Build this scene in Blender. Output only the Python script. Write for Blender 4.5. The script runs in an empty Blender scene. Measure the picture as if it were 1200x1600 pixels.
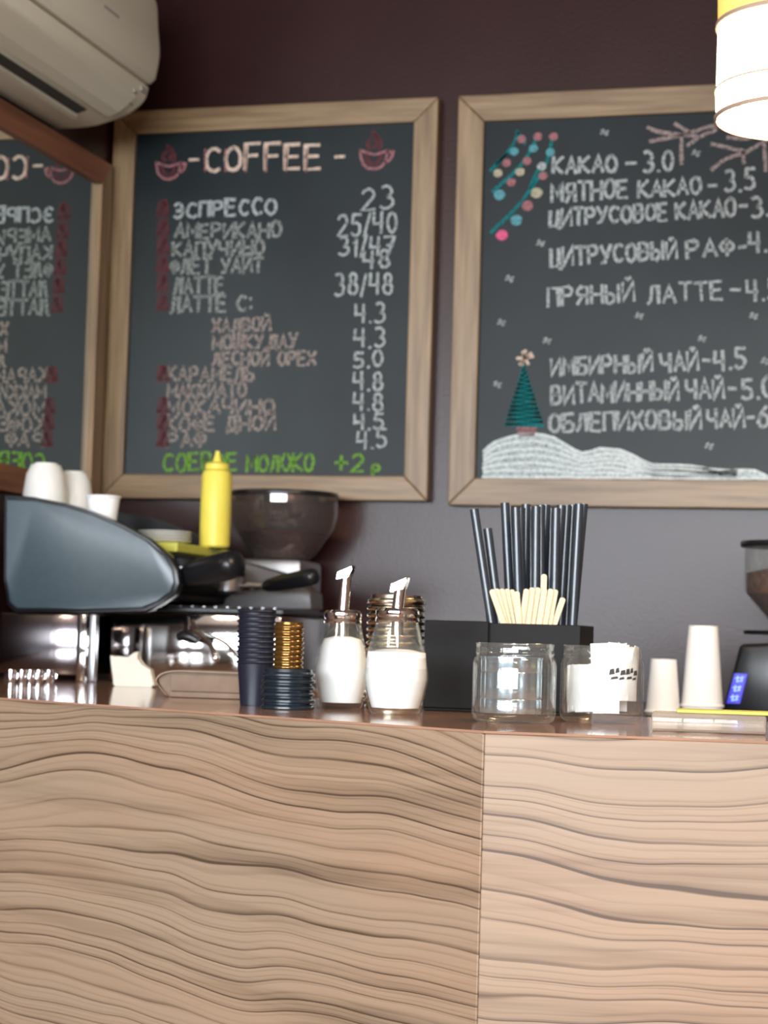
import bpy, bmesh, math, random
from mathutils import Vector, Matrix
random.seed(7)
PI = math.pi
S = bpy.context.scene
COL = S.collection

# ---------------------------------------------------------------- camera
F = 3100.0                                   # focal length in pixels of the 1200 x 1600 photograph
def _d(px, py): return Vector((px-600.0, 800.0-py, -F))
_a, _b = _d(600, 1000), _d(1450, 1000+.029*850)
YW = _b.normalized(); UP = _b.cross(_a).normalized()
if UP.y < 0: UP = -UP
XW = YW.cross(UP)
RW = Matrix((XW, YW, UP))
CAM = Vector((1.914, -4.4, 1.2))
cd = bpy.data.cameras.new('camera'); cam = bpy.data.objects.new('camera', cd); COL.objects.link(cam)
m4 = RW.to_4x4(); m4.translation = CAM; cam.matrix_world = m4
cd.sensor_fit = 'HORIZONTAL'; cd.sensor_width = 36; cd.lens = F/1200*36
cd.clip_start = .05
cd.dof.use_dof = True; cd.dof.focus_distance = 2.3; cd.dof.aperture_fstop = 11
S.camera = cam
def at(px, py, ax, v):
    """surveyed point: where the sight line through a photo pixel meets the plane ax = v"""
    r = RW @ _d(px, py) / F
    if ax == 'd': return CAM + r*v
    i = 'xyz'.index(ax)
    return CAM + r*((v-CAM[i])/r[i])

# ---------------------------------------------------------------- world and light
S.view_settings.view_transform = 'Standard'; S.view_settings.look = 'None'
S.view_settings.exposure = 0.60; S.view_settings.gamma = 1.0
S.view_settings.use_curve_mapping = False
w = bpy.data.worlds.new('sky'); S.world = w; w.use_nodes = True
bg = w.node_tree.nodes['Background']; bg.inputs[0].default_value = (.80, .90, 1, 1); bg.inputs[1].default_value = 1.6
def area(name, loc, sx, sy, rot, e, col):
    l = bpy.data.lights.new(name, 'AREA'); l.shape = 'RECTANGLE'; l.size = sx; l.size_y = sy; l.energy = e; l.color = col
    o = bpy.data.objects.new(name, l); COL.objects.link(o); o.location = loc; o.rotation_euler = rot; return o
DAY = (.86, .93, 1.0)
area('daylight_window_wide', (1.1, -8.22, 1.8), 5.4, 1.3, (PI/2, 0, 0), 470, DAY)
area('daylight_window_narrow', (-2.45, -8.22, 1.8), 1.0, 1.3, (PI/2, 0, 0), 85, DAY)
for i, (x, y) in enumerate(((2.3, -5.5), (-.6, -5.5), (2.6, -3.0))):
    area('warm_ceiling_fill', (x, y, 3.1), .5, .5, (0, 0, 0), 30, (1, .80, .58))  # unseen warm fill added overhead, standing for lamps out of view

# ---------------------------------------------------------------- materials
def mat(name, col, rough=.5, metal=0, spec=.5, trans=0, ior=1.45, noise=0, nscale=20, bump=0, bscale=200, coat=0, emit=None, es=0, aniso=None):
    m = bpy.data.materials.new(name); m.use_nodes = True
    nt = m.node_tree; n = nt.nodes; l = nt.links; b = n['Principled BSDF']
    b.inputs['Base Color'].default_value = (*col, 1); b.inputs['Roughness'].default_value = rough
    b.inputs['Metallic'].default_value = metal; b.inputs['Specular IOR Level'].default_value = spec
    b.inputs['Transmission Weight'].default_value = trans; b.inputs['IOR'].default_value = ior
    b.inputs['Coat Weight'].default_value = coat
    if emit: b.inputs['Emission Color'].default_value = (*emit, 1); b.inputs['Emission Strength'].default_value = es
    tc = n.new('ShaderNodeTexCoord')
    if noise:
        t = n.new('ShaderNodeTexNoise'); t.inputs['Scale'].default_value = nscale; t.inputs['Detail'].default_value = 4
        l.new(tc.outputs['Object'], t.inputs['Vector'])
        r = n.new('ShaderNodeValToRGB')
        r.color_ramp.elements[0].position = .3; r.color_ramp.elements[1].position = .7
        r.color_ramp.elements[0].color = (*[c*(1-noise) for c in col], 1); r.color_ramp.elements[1].color = (*[min(1, c*(1+noise)) for c in col], 1)
        l.new(t.outputs['Fac'], r.inputs[0]); l.new(r.outputs[0], b.inputs['Base Color'])
    if bump:
        t = n.new('ShaderNodeTexNoise'); t.inputs['Scale'].default_value = bscale; t.inputs['Detail'].default_value = 3
        l.new(tc.outputs['Object'], t.inputs['Vector'])
        u = n.new('ShaderNodeBump'); u.inputs['Strength'].default_value = bump; u.inputs['Distance'].default_value = .01
        l.new(t.outputs['Fac'], u.inputs['Height']); l.new(u.outputs[0], b.inputs['Normal'])
    return m

def olive_wood(name, off, tilt, cols, freq=46):
    """laminate with long wavy dark growth lines, each fading softly on one side"""
    m = bpy.data.materials.new(name); m.use_nodes = True
    nt = m.node_tree; n = nt.nodes; l = nt.links; b = n['Principled BSDF']
    def N(t, **k):
        o = n.new(t)
        for a, v in k.items(): setattr(o, a, v)
        return o
    def M(op, a, c=None, d=None):
        o = N('ShaderNodeMath', operation=op)
        for i, v in enumerate((a, c, d)):
            if v is None: continue
            if isinstance(v, (int, float)): o.inputs[i].default_value = v
            else: l.new(v, o.inputs[i])
        return o.outputs[0]
    tc = N('ShaderNodeTexCoord'); sp = N('ShaderNodeSeparateXYZ'); l.new(tc.outputs['Object'], sp.inputs[0])
    def noise(sx, sz, detail, seed, rough=.5):
        c = N('ShaderNodeCombineXYZ'); l.new(M('MULTIPLY', sp.outputs[0], sx), c.inputs[0]); l.new(M('MULTIPLY', sp.outputs[2], sz), c.inputs[2]); c.inputs[1].default_value = seed+off
        t = N('ShaderNodeTexNoise'); t.inputs['Scale'].default_value = 1; t.inputs['Detail'].default_value = detail; t.inputs['Roughness'].default_value = rough
        l.new(c.outputs[0], t.inputs['Vector']); return t.outputs['Fac']
    z = M('ADD', sp.outputs[2], M('MULTIPLY', sp.outputs[0], tilt))
    warp = M('MULTIPLY', M('SUBTRACT', noise(1.8, 2.4, 1, 1), .5), .12)
    warp2 = M('MULTIPLY', M('SUBTRACT', noise(6, 4.5, .8, 5), .5), .024)
    zz = M('ADD', M('ADD', z, warp), warp2)
    # uneven spacing of the lines, following the same waves
    c = N('ShaderNodeCombineXYZ'); l.new(M('MULTIPLY', zz, 8.0), c.inputs[2]); c.inputs[1].default_value = off; l.new(M('MULTIPLY', sp.outputs[0], .8), c.inputs[0])
    t = N('ShaderNodeTexNoise'); t.inputs['Detail'].default_value = 1.5; t.inputs['Scale'].default_value = 1; l.new(c.outputs[0], t.inputs['Vector'])
    c2 = N('ShaderNodeCombineXYZ'); l.new(M('MULTIPLY', zz, 30.0), c2.inputs[2]); c2.inputs[1].default_value = off+4; l.new(M('MULTIPLY', sp.outputs[0], 1.5), c2.inputs[0])
    t2 = N('ShaderNodeTexNoise'); t2.inputs['Detail'].default_value = 0; t2.inputs['Scale'].default_value = 1; l.new(c2.outputs[0], t2.inputs['Vector'])
    s = M('ADD', M('MULTIPLY', zz, freq), M('ADD', M('MULTIPLY', t.outputs['Fac'], 5), M('MULTIPLY', t2.outputs['Fac'], 1.5)))
    fr = M('FRACT', s)
    idn = N('ShaderNodeTexWhiteNoise', noise_dimensions='1D'); l.new(M('FLOOR', s), idn.inputs['W'])
    line = N('ShaderNodeValToRGB'); l.new(fr, line.inputs[0]); e = line.color_ramp.elements
    e[0].position = 0; e[0].color = (0, 0, 0, 1); e[1].position = .05; e[1].color = (1, 1, 1, 1)
    for p, v in ((.10, .72), (.15, .30), (.30, .12), (.8, .04)): q = e.new(p); q.color = (v, v, v, 1)
    q = e.new(.97); q.color = (.02, .02, .02, 1)
    amt = M('MULTIPLY', line.outputs[0], M('ADD', M('MULTIPLY', idn.outputs[0], .8), .5))
    amt = M('MULTIPLY', amt, M('MULTIPLY_ADD', noise(2.2, 17, 3, 9), 2.4, -.25))
    amt = M('MAXIMUM', amt, 0)
    band = M('MULTIPLY', M('MAXIMUM', M('SUBTRACT', noise(1.1, 24, 4, 31, .6), .47), 0), 1.9)
    amt = M('ADD', amt, band)
    fine = M('MULTIPLY', M('SUBTRACT', noise(9, 420, 3, 3), .5), .18)
    s2 = M('FRACT', M('MULTIPLY', s, 2.37))
    line2 = N('ShaderNodeValToRGB'); l.new(s2, line2.inputs[0]); e = line2.color_ramp.elements
    e[0].position = 0; e[0].color = (0, 0, 0, 1); e[1].position = .1; e[1].color = (.55, .55, .55, 1); q = e.new(.4); q.color = (0, 0, 0, 1)
    amt = M('ADD', M('ADD', amt, M('MULTIPLY', line2.outputs[0], M('MULTIPLY', noise(2, 14, 2, 12), .7))), fine)
    cr = N('ShaderNodeValToRGB'); l.new(amt, cr.inputs[0]); e = cr.color_ramp.elements
    e[0].position = .0; e[0].color = (*cols[0], 1); e[1].position = .95; e[1].color = (*cols[2], 1); q = e.new(.38); q.color = (*cols[1], 1)
    tint = N('ShaderNodeMixRGB', blend_type='MULTIPLY'); tint.inputs[0].default_value = 1
    tr = N('ShaderNodeValToRGB'); l.new(noise(1.3, 7, 3, 20), tr.inputs[0]); e = tr.color_ramp.elements
    e[0].position = .35; e[0].color = (1, .93, .87, 1); e[1].position = .65; e[1].color = (.93, .97, .95, 1)
    l.new(cr.outputs[0], tint.inputs[1]); l.new(tr.outputs[0], tint.inputs[2]); l.new(tint.outputs[0], b.inputs['Base Color'])
    b.inputs['Roughness'].default_value = .42; b.inputs['Specular IOR Level'].default_value = .35
    return m

def frame_wood(name, axis, c0=(.145, .085, .038), c1=(.30, .20, .105)):
    m = bpy.data.materials.new(name); m.use_nodes = True
    n = m.node_tree.nodes; l = m.node_tree.links; b = n['Principled BSDF']
    tc = n.new('ShaderNodeTexCoord'); mp = n.new('ShaderNodeMapping'); sc = [60, 60, 60]; sc[axis] = 4
    mp.inputs['Scale'].default_value = sc; l.new(tc.outputs['Object'], mp.inputs[0])
    t = n.new('ShaderNodeTexNoise'); t.inputs['Scale'].default_value = 1; t.inputs['Detail'].default_value = 5; l.new(mp.outputs[0], t.inputs['Vector'])
    r = n.new('ShaderNodeValToRGB'); r.color_ramp.elements[0].position = .3; r.color_ramp.elements[1].position = .72
    r.color_ramp.elements[0].color = (*c0, 1); r.color_ramp.elements[1].color = (*c1, 1)
    l.new(t.outputs['Fac'], r.inputs[0]); l.new(r.outputs[0], b.inputs['Base Color'])
    u = n.new('ShaderNodeBump'); u.inputs['Strength'].default_value = .3; u.inputs['Distance'].default_value = .004
    l.new(t.outputs['Fac'], u.inputs['Height']); l.new(u.outputs[0], b.inputs['Normal'])
    b.inputs['Roughness'].default_value = .42
    return m

def chalk(name, col, dens=.62):
    m = bpy.data.materials.new(name); m.use_nodes = True
    n = m.node_tree.nodes; l = m.node_tree.links; b = n['Principled BSDF']
    b.inputs['Base Color'].default_value = (*col, 1); b.inputs['Roughness'].default_value = .95; b.inputs['Specular IOR Level'].default_value = .1
    tc = n.new('ShaderNodeTexCoord'); t = n.new('ShaderNodeTexNoise'); t.inputs['Scale'].default_value = 190; t.inputs['Detail'].default_value = 3
    l.new(tc.outputs['Object'], t.inputs['Vector'])
    r = n.new('ShaderNodeMapRange'); r.inputs[1].default_value = .30; r.inputs[2].default_value = .62; r.inputs[3].default_value = dens-.30; r.inputs[4].default_value = min(1, dens+.28)
    l.new(t.outputs['Fac'], r.inputs[0]); l.new(r.outputs[0], b.inputs['Alpha'])
    return m

def glassy(name, tint, refl=1.0, haze=0, hc=(.75, .82, .80)):
    m = bpy.data.materials.new(name); m.use_nodes = True
    n = m.node_tree.nodes; l = m.node_tree.links; n.remove(n['Principled BSDF']); out = n['Material Output']
    t = n.new('ShaderNodeBsdfTransparent'); t.inputs[0].default_value = (*tint, 1)
    g = n.new('ShaderNodeBsdfGlossy'); g.inputs['Roughness'].default_value = .03; g.inputs[0].default_value = (1, 1, 1, 1)
    lw = n.new('ShaderNodeLayerWeight'); lw.inputs['Blend'].default_value = .32
    p = n.new('ShaderNodeMath'); p.operation = 'POWER'; p.inputs[1].default_value = 2.4; l.new(lw.outputs['Facing'], p.inputs[0])
    q = n.new('ShaderNodeMath'); q.operation = 'MULTIPLY_ADD'; q.inputs[1].default_value = .42*refl; q.inputs[2].default_value = .045*refl; l.new(p.outputs[0], q.inputs[0])
    x = n.new('ShaderNodeMixShader'); l.new(q.outputs[0], x.inputs[0]); l.new(t.outputs[0], x.inputs[1]); l.new(g.outputs[0], x.inputs[2])
    d = n.new('ShaderNodeBsdfDiffuse'); d.inputs[0].default_value = (*hc, 1)
    y = n.new('ShaderNodeMixShader'); l.new(x.outputs[0], y.inputs[1]); l.new(d.outputs[0], y.inputs[2])
    h = n.new('ShaderNodeMath'); h.operation = 'MULTIPLY_ADD'; h.inputs[1].default_value = .10; h.inputs[2].default_value = haze; l.new(p.outputs[0], h.inputs[0]); l.new(h.outputs[0], y.inputs[0])
    l.new(y.outputs[0], out.inputs['Surface']); return m

M = dict(
    wall=mat('maroon_paint', (.030, .0105, .0092), .29, spec=.34, noise=.12, nscale=3, bump=.05, bscale=140),
    wall_plain=mat('plain_paint', (.15, .085, .065), .8, noise=.05, nscale=3),
    ceil=mat('ceiling_paint', (.22, .16, .13), .9, noise=.03, nscale=4),
    floor=mat('floor_boards', (.20, .13, .085), .45, noise=.2, nscale=6),
    board=mat('blackboard', (.009, .0140, .0160), .40, spec=.24, noise=.22, nscale=7),
    rail_h=frame_wood('frame_wood_horizontal', 0), rail_v=frame_wood('frame_wood_vertical', 2),
    mir_h=frame_wood('mirror_frame_horizontal', 1, (.17, .065, .032), (.30, .12, .06)), mir_v=frame_wood('mirror_frame_vertical', 2, (.17, .10, .045), (.32, .20, .10)),
    mirror=mat('silvered_mirror', (.80, .84, .80), .015, 1),
    chalk_w=chalk('white_chalk', (.47, .51, .51), .58), chalk_dim=chalk('faint_white_chalk', (.34, .36, .34), .50), chalk_warm=chalk('warm_white_chalk', (.36, .30, .27), .52), chalk_p=chalk('pink_chalk', (.50, .20, .22), .50),
    chalk_red=chalk('red_chalk', (.20, .05, .06), .36), chalk_cream=chalk('cream_chalk', (.68, .52, .42), .75), chalk_g=chalk('green_chalk', (.17, .36, .05), .68),
    chalk_teal=chalk('teal_chalk', (.012, .17, .175), .80), chalk_teal_l=chalk('pale_teal_chalk', (.12, .34, .38), .7), chalk_pink=chalk('hot_pink_chalk', (.70, .12, .25), .85),
    chalk_rose=chalk('rose_chalk', (.36, .16, .17), .72), chalk_sand=chalk('sand_chalk', (.46, .42, .30), .7), chalk_branch=chalk('branch_chalk', (.38, .30, .29), .60), chalk_snow=chalk('snow_chalk', (.64, .70, .70), .90), chalk_wash=chalk('thin_snow_chalk', (.50, .56, .56), .66),
    top=mat('brown_gloss_worktop', (.34, .19, .125), .09, spec=.5, noise=.15, nscale=8),
    bench=mat('dark_bench', (.05, .035, .032), .3, noise=.1),
    plastic_w=mat('ac_plastic', (.76, .73, .60), .38, noise=.02, nscale=3), plastic_d=mat('ac_shadow_slot', (.05, .045, .04), .7), plastic_m=mat('ac_grey', (.36, .34, .30), .5),
    panel=mat('satin_blue_black', (.050, .075, .090), .34, spec=.8, noise=.06, nscale=60), black=mat('black_plastic', (.010, .010, .012), .28, noise=.1), black_m=mat('matt_black', (.008, .007, .0065), .55, spec=.2, noise=.15, nscale=50),
    steel=mat('polished_steel', (.62, .60, .58), .07, 1), steel_b=mat('brushed_steel', (.42, .42, .44), .38, .9, noise=.08), grey=mat('grey_machine_paint', (.11, .105, .11), .4, noise=.05), chrome=mat('chrome', (.88, .88, .88), .06, 1), steel_d=mat('dark_polished_steel', (.26, .23, .24), .12, 1),
    white=mat('white_porcelain', (.78, .78, .75), .25, noise=.02), paper=mat('white_paper', (.93, .93, .93), .7, noise=.02), cream=mat('cream_paper', (.66, .63, .55), .8, noise=.06, nscale=30),
    yellow=mat('yellow_squeeze_plastic', (.78, .66, .10), .4, noise=.04, spec=.4), lime=mat('yellow_green_plastic', (.60, .60, .10), .45, noise=.05),
    glass=glassy('clear_glass', (.985, .995, .99), 1.4, .015), glass_g=glassy('smoky_glass', (.80, .68, .62), 1.6, .03), acrylic=glassy('clear_acrylic', (.93, .92, .90), .5, .42, (.50, .42, .34)), hopper_clear=glassy('clear_hopper', (.93, .93, .92), .7, .02),
    sugar=mat('white_sugar', (.97, .97, .97), .9, bump=.2, bscale=900), beans=mat('coffee_beans', (.085, .030, .017), .35, noise=.4, nscale=90, bump=.8, bscale=90),
    gold=mat('glossy_amber_brown', (.20, .105, .028), .16, .75), lid=mat('black_lid_plastic', (.012, .019, .026), .22, noise=.1), navy=mat('navy_black_card', (.011, .013, .025), .42, noise=.1), silver=mat('silvery_lid', (.80, .72, .56), .20, 1),
    straw=mat('black_straw', (.030, .038, .048), .26, spec=.7, noise=.1), birch=mat('birch_wood', (.74, .62, .40), .6, noise=.1, nscale=40),
    kraft=mat('kraft_paper', (.20, .14, .10), .75, noise=.12, nscale=40), kraft_l=mat('kraft_fold', (.28, .20, .145), .75, noise=.1, nscale=40),
    print=mat('dark_print', (.035, .035, .04), .7), foil=mat('blue_grey_foil', (.58, .70, .78), .22, .9, noise=.1),
    shade=mat('lit_shade', (.9, .85, .75), .7, emit=(1, .86, .62), es=5.5), veneer=mat('lit_veneer', (.75, .50, .16), .6, emit=(1, .58, .12), es=.62), ring=mat('veneer_edge', (.42, .30, .22), .6, noise=.1),
    bulb=mat('lit_bulb', (1, .9, .7), .5, emit=(1, .85, .6), es=14), cord=mat('black_cord', (.02, .02, .02), .6),
    led=mat('blue_display', (.01, .01, .05), .3, emit=(.03, .02, .75), es=.6), led_b=mat('bright_blue_digit', (.1, .15, .6), .3, emit=(.20, .30, 1), es=1.8),
    frame_d=mat('window_frame', (.12, .10, .09), .5), rubber=mat('rubber', (.02, .02, .02), .8),
)
M['oliveL'] = olive_wood('olive_laminate_left', 5.3, .035, ((.345, .240, .168), (.248, .168, .114), (.085, .053, .035)), 50)
M['oliveR'] = olive_wood('olive_laminate_right', 8.7, .0, ((.350, .245, .172), (.245, .162, .109), (.092, .058, .038)), 42)

# ---------------------------------------------------------------- mesh helpers
def fin(name, bm, m, parent=None, smooth=False, ang=.6, kind=None):
    me = bpy.data.meshes.new(name)
    bmesh.ops.recalc_face_normals(bm, faces=bm.faces)
    bm.to_mesh(me); bm.free()
    if m is not None: me.materials.append(M[m] if isinstance(m, str) else m)
    if smooth:
        for p in me.polygons: p.use_smooth = True
        try: me.set_sharp_from_angle(angle=ang)
        except Exception: pass
    o = bpy.data.objects.new(name, me); COL.objects.link(o)
    if parent is not None: o.parent = parent
    if kind: o['kind'] = kind
    return o
def tag(o, label, cat, group=None):
    o['label'] = label; o['category'] = cat
    if group: o['group'] = group
    return o
def thing(name, label, cat, loc, rz=0, group=None):
    o = bpy.data.objects.new(name, None); COL.objects.link(o); o.location = loc; o.rotation_euler = (0, 0, rz); o.empty_display_size = .05
    return tag(o, label, cat, group)
def copy_tree(o, parent=None):
    c = o.copy(); COL.objects.link(c)
    if parent is not None: c.parent = parent
    for ch in [x for x in bpy.data.objects if x.parent == o]: copy_tree(ch, c)
    return c
def box(bm, x0, x1, y0, y1, z0, z1, bev=0, seg=2):
    r = bmesh.ops.create_cube(bm, size=1)
    for v in r['verts']:
        v.co = Vector(((x0+x1)/2+v.co.x*(x1-x0), (y0+y1)/2+v.co.y*(y1-y0), (z0+z1)/2+v.co.z*(z1-z0)))
    if bev:
        es = {e for v in r['verts'] for e in v.link_edges}
        bmesh.ops.bevel(bm, geom=list(es), offset=bev, segments=seg, profile=.5, affect='EDGES')
def prism(bm, pts, vec, bev=0, seg=2):
    """polygon pts (3-D) pushed along vec"""
    vec = Vector(vec); a = [bm.verts.new(p) for p in pts]; c = [bm.verts.new(Vector(p)+vec) for p in pts]
    n = len(pts); bm.faces.new(a); bm.faces.new(c[::-1])
    for i in range(n): bm.faces.new((a[i], c[i], c[(i+1) % n], a[(i+1) % n]))
    if bev:
        es = {e for v in a+c for e in v.link_edges}
        bmesh.ops.bevel(bm, geom=list(es), offset=bev, segments=seg, profile=.5, affect='EDGES')
def lathe(bm, prof, seg=32, c=(0, 0, 0), closed=False):
    rings = []
    for r, z in prof:
        if r < 1e-6: rings.append([bm.verts.new((c[0], c[1], c[2]+z))])
        else: rings.append([bm.verts.new((c[0]+r*math.cos(2*PI*i/seg), c[1]+r*math.sin(2*PI*i/seg), c[2]+z)) for i in range(seg)])
    pr = list(zip(rings, rings[1:]))
    if closed: pr.append((rings[-1], rings[0]))
    for A, B in pr:
        for i in range(seg):
            j = (i+1) % seg
            if len(A) == 1 and len(B) == 1: continue
            if len(A) == 1: bm.faces.new((A[0], B[i], B[j]))
            elif len(B) == 1: bm.faces.new((A[i], A[j], B[0]))
            else: bm.faces.new((A[i], A[j], B[j], B[i]))
def tube(bm, pts, rad, seg=12, cap=True):
    pts = [Vector(p) for p in pts]; rads = rad if isinstance(rad, (list, tuple)) else [rad]*len(pts)
    prev = None; rings = []
    up = Vector((0, 0, 1))
    for i, p in enumerate(pts):
        t = (pts[min(i+1, len(pts)-1)]-pts[max(i-1, 0)]).normalized()
        if prev is None:
            n = t.cross(up); n = n if n.length > .1 else t.cross(Vector((1, 0, 0)))
        else: n = prev-t*prev.dot(t)
        n.normalize(); prev = n; b = t.cross(n)
        rings.append([bm.verts.new(p+(n*math.cos(2*PI*k/seg)+b*math.sin(2*PI*k/seg))*rads[i]) for k in range(seg)])
    for A, B in zip(rings, rings[1:]):
        for k in range(seg): bm.faces.new((A[k], A[(k+1) % seg], B[(k+1) % seg], B[k]))
    if cap: bm.faces.new(rings[0]); bm.faces.new(rings[-1][::-1])
def curve3(p, n=8):
    """Catmull-Rom through points"""
    p = [Vector(q) for q in p]; out = []
    for i in range(len(p)-1):
        a, b, c, d = p[max(i-1, 0)], p[i], p[i+1], p[min(i+2, len(p)-1)]
        for k in range(n):
            t = k/n; out.append(.5*((2*b)+(c-a)*t+(2*a-5*b+4*c-d)*t*t+(3*b-a-3*c+d)*t**3))
    return out+[p[-1]]

# ---------------------------------------------------------------- room shell
def struct(name, m, *boxes):
    bm = bmesh.new()
    for b in boxes: box(bm, *b)
    return fin(name, bm, m, kind='structure')
XL, XR, YF, ZC = -4.2, 4.6, -8.0, 3.2
struct('wall_back', 'wall', (XL, XR, 0, .12, 0, ZC))
struct('wall_left', 'wall', (-.14, 0, -1.44, -.0005, 0, ZC))
struct('wall_far_left', 'wall_plain', (XL-.12, XL, YF, 0, 0, ZC))
struct('wall_right', 'wall_plain', (XR, XR+.12, YF, 0, 0, ZC))
Z0, Z1 = 1.15, 2.45
struct('wall_front', 'wall_plain', (XL, XR, YF-.12, YF, 0, Z0), (XL, XR, YF-.12, YF, Z1, ZC), (XL, -2.95, YF-.12, YF, Z0, Z1), (-2.0, -1.6, YF-.12, YF, Z0, Z1), (3.8, XR, YF-.12, YF, Z0, Z1))
struct('floor', 'floor', (XL-.12, XR+.12, YF-.12, .12, -.1, 0))
struct('ceiling', 'ceil', (XL-.12, XR+.12, YF-.12, .12, ZC, ZC+.1))
def window(name, x0, x1, mull):
    w0 = bpy.data.objects.new(name, None); COL.objects.link(w0); w0['kind'] = 'structure'
    bm = bmesh.new()
    for a in (x0, x1-.05): box(bm, a, a+.05, YF-.09, YF-.03, Z0, Z1)
    for a in (Z0, Z1-.05): box(bm, x0+.05, x1-.05, YF-.09, YF-.03, a, a+.05)
    fin('window_frame', bm, 'frame_d', w0)
    for a, wd in mull:
        bm = bmesh.new(); box(bm, a-wd/2, a+wd/2, YF-.085, YF-.035, Z0+.05, Z1-.05); fin('mullion', bm, 'frame_d', w0)
window('window_1', -1.6, 3.8, [(x, .07) for x in (-.2, 1.2, 2.6)])
window('window_2', -2.95, -2.0, [(-2.56, .28), (-2.22, .08)])

# ---------------------------------------------------------------- counter
SX, SY = 1.427, -2.177
LX, LY = 0.02, -2.177+.528*1.407
RX, RY = 2.62, -2.177+.107*1.193
KC = 1.10
isl = thing('bar_cabinet', 'left section of bar front, striped olive-wood laminate with darker sloping grain', 'counter', (SX, SY, 0))
isr = thing('bar_cabinet', 'right section of bar front, striped olive-wood laminate with paler level grain', 'counter', (SX, SY, 0))
island = thing('bar_worktop', 'glossy brown bar worktop carrying dispensers and glass jars', 'worktop', (SX, SY, KC))
def wing(name, p0, p1, m, island):
    d = Vector((p1[0]-p0[0], p1[1]-p0[1], 0)); L = d.length; a = math.atan2(d.y, d.x)
    bm = bmesh.new(); box(bm, .0008, L-.0008, 0, .022, .06, KC-.003, .0012, 1)
    o = fin(name, bm, m, island); o.location = (p0[0]-SX, p0[1]-SY, 0); o.rotation_euler = (0, 0, a); return o
wing('front_panel', (LX, LY), (SX, SY), 'oliveL', isl)
wing('front_panel', (SX, SY), (RX, RY), 'oliveR', isr)
def rel(pts, z): return [Vector((x-SX, y-SY, z)) for x, y in pts]
dep = .60
def back(d): return [(RX, RY+d), (SX+.30*d, SY+1.02*d), (LX, LY+d*1.13)]
TOPPOLY = [(LX, LY+.024), (SX, SY+.024), (RX, RY+.024)]+back(dep)
bm = bmesh.new(); prism(bm, rel(TOPPOLY, -.032), (0, 0, .032)); fin('countertop', bm, 'top', island)
bm = bmesh.new(); e = .0
prism(bm, rel([(LX, LY+.0005), (SX, SY+.0005), (RX, RY+.0005), (RX, RY+.023), (SX, SY+.0235), (LX, LY+.0235)], -.0028), (0, 0, .0028)); o = fin('top_edging', bm, 'top', island); o['label'] = 'thin brown edge strip along the front'
bm = bmesh.new(); prism(bm, rel([(LX+.03, LY+.06), (SX, SY+.06), (SX+.16, SY+.55), (LX+.03, LY+.60)], 0), (0, 0, KC-.033)); fin('carcass', bm, 'black_m', isl)
bm = bmesh.new(); prism(bm, rel([(SX+.002, SY+.06), (RX-.03, RY+.06), (RX-.03, RY+.56), (SX+.162, SY+.55)], 0), (0, 0, KC-.033)); fin('carcass', bm, 'black_m', isr)
mcount = thing('machine_counter', 'brown counter joining the bar beneath the espresso machine', 'counter', (SX, SY, 0))
ma = [(LX+.0, LY+dep*1.13+.001), (.80, LY+dep*1.13+.001-.528*.78), (.80, -.045), (LX, -.045)]
bm = bmesh.new(); prism(bm, rel(ma, KC-.032), (0, 0, .032)); fin('countertop', bm, 'top', mcount)
bm = bmesh.new(); prism(bm, rel([(LX+.03, ma[0][1]+.03), (.77, ma[1][1]+.03), (.77, -.05), (LX+.03, -.05)], 0), (0, 0, KC-.033)); fin('carcass', bm, 'black_m', mcount)
bench = thing('back_bench', 'dark worktop bench along the maroon wall behind the bar', 'counter', (2.2, -.4, 0))
bm = bmesh.new(); box(bm, -1.36, 1.6, -.45, .39, 1.04, 1.08, .003, 1); fin('bench_top', bm, 'bench', bench)
bm = bmesh.new(); box(bm, -1.34, 1.58, -.40, .38, 0, 1.04); fin('carcass', bm, 'black_m', bench)

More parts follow.
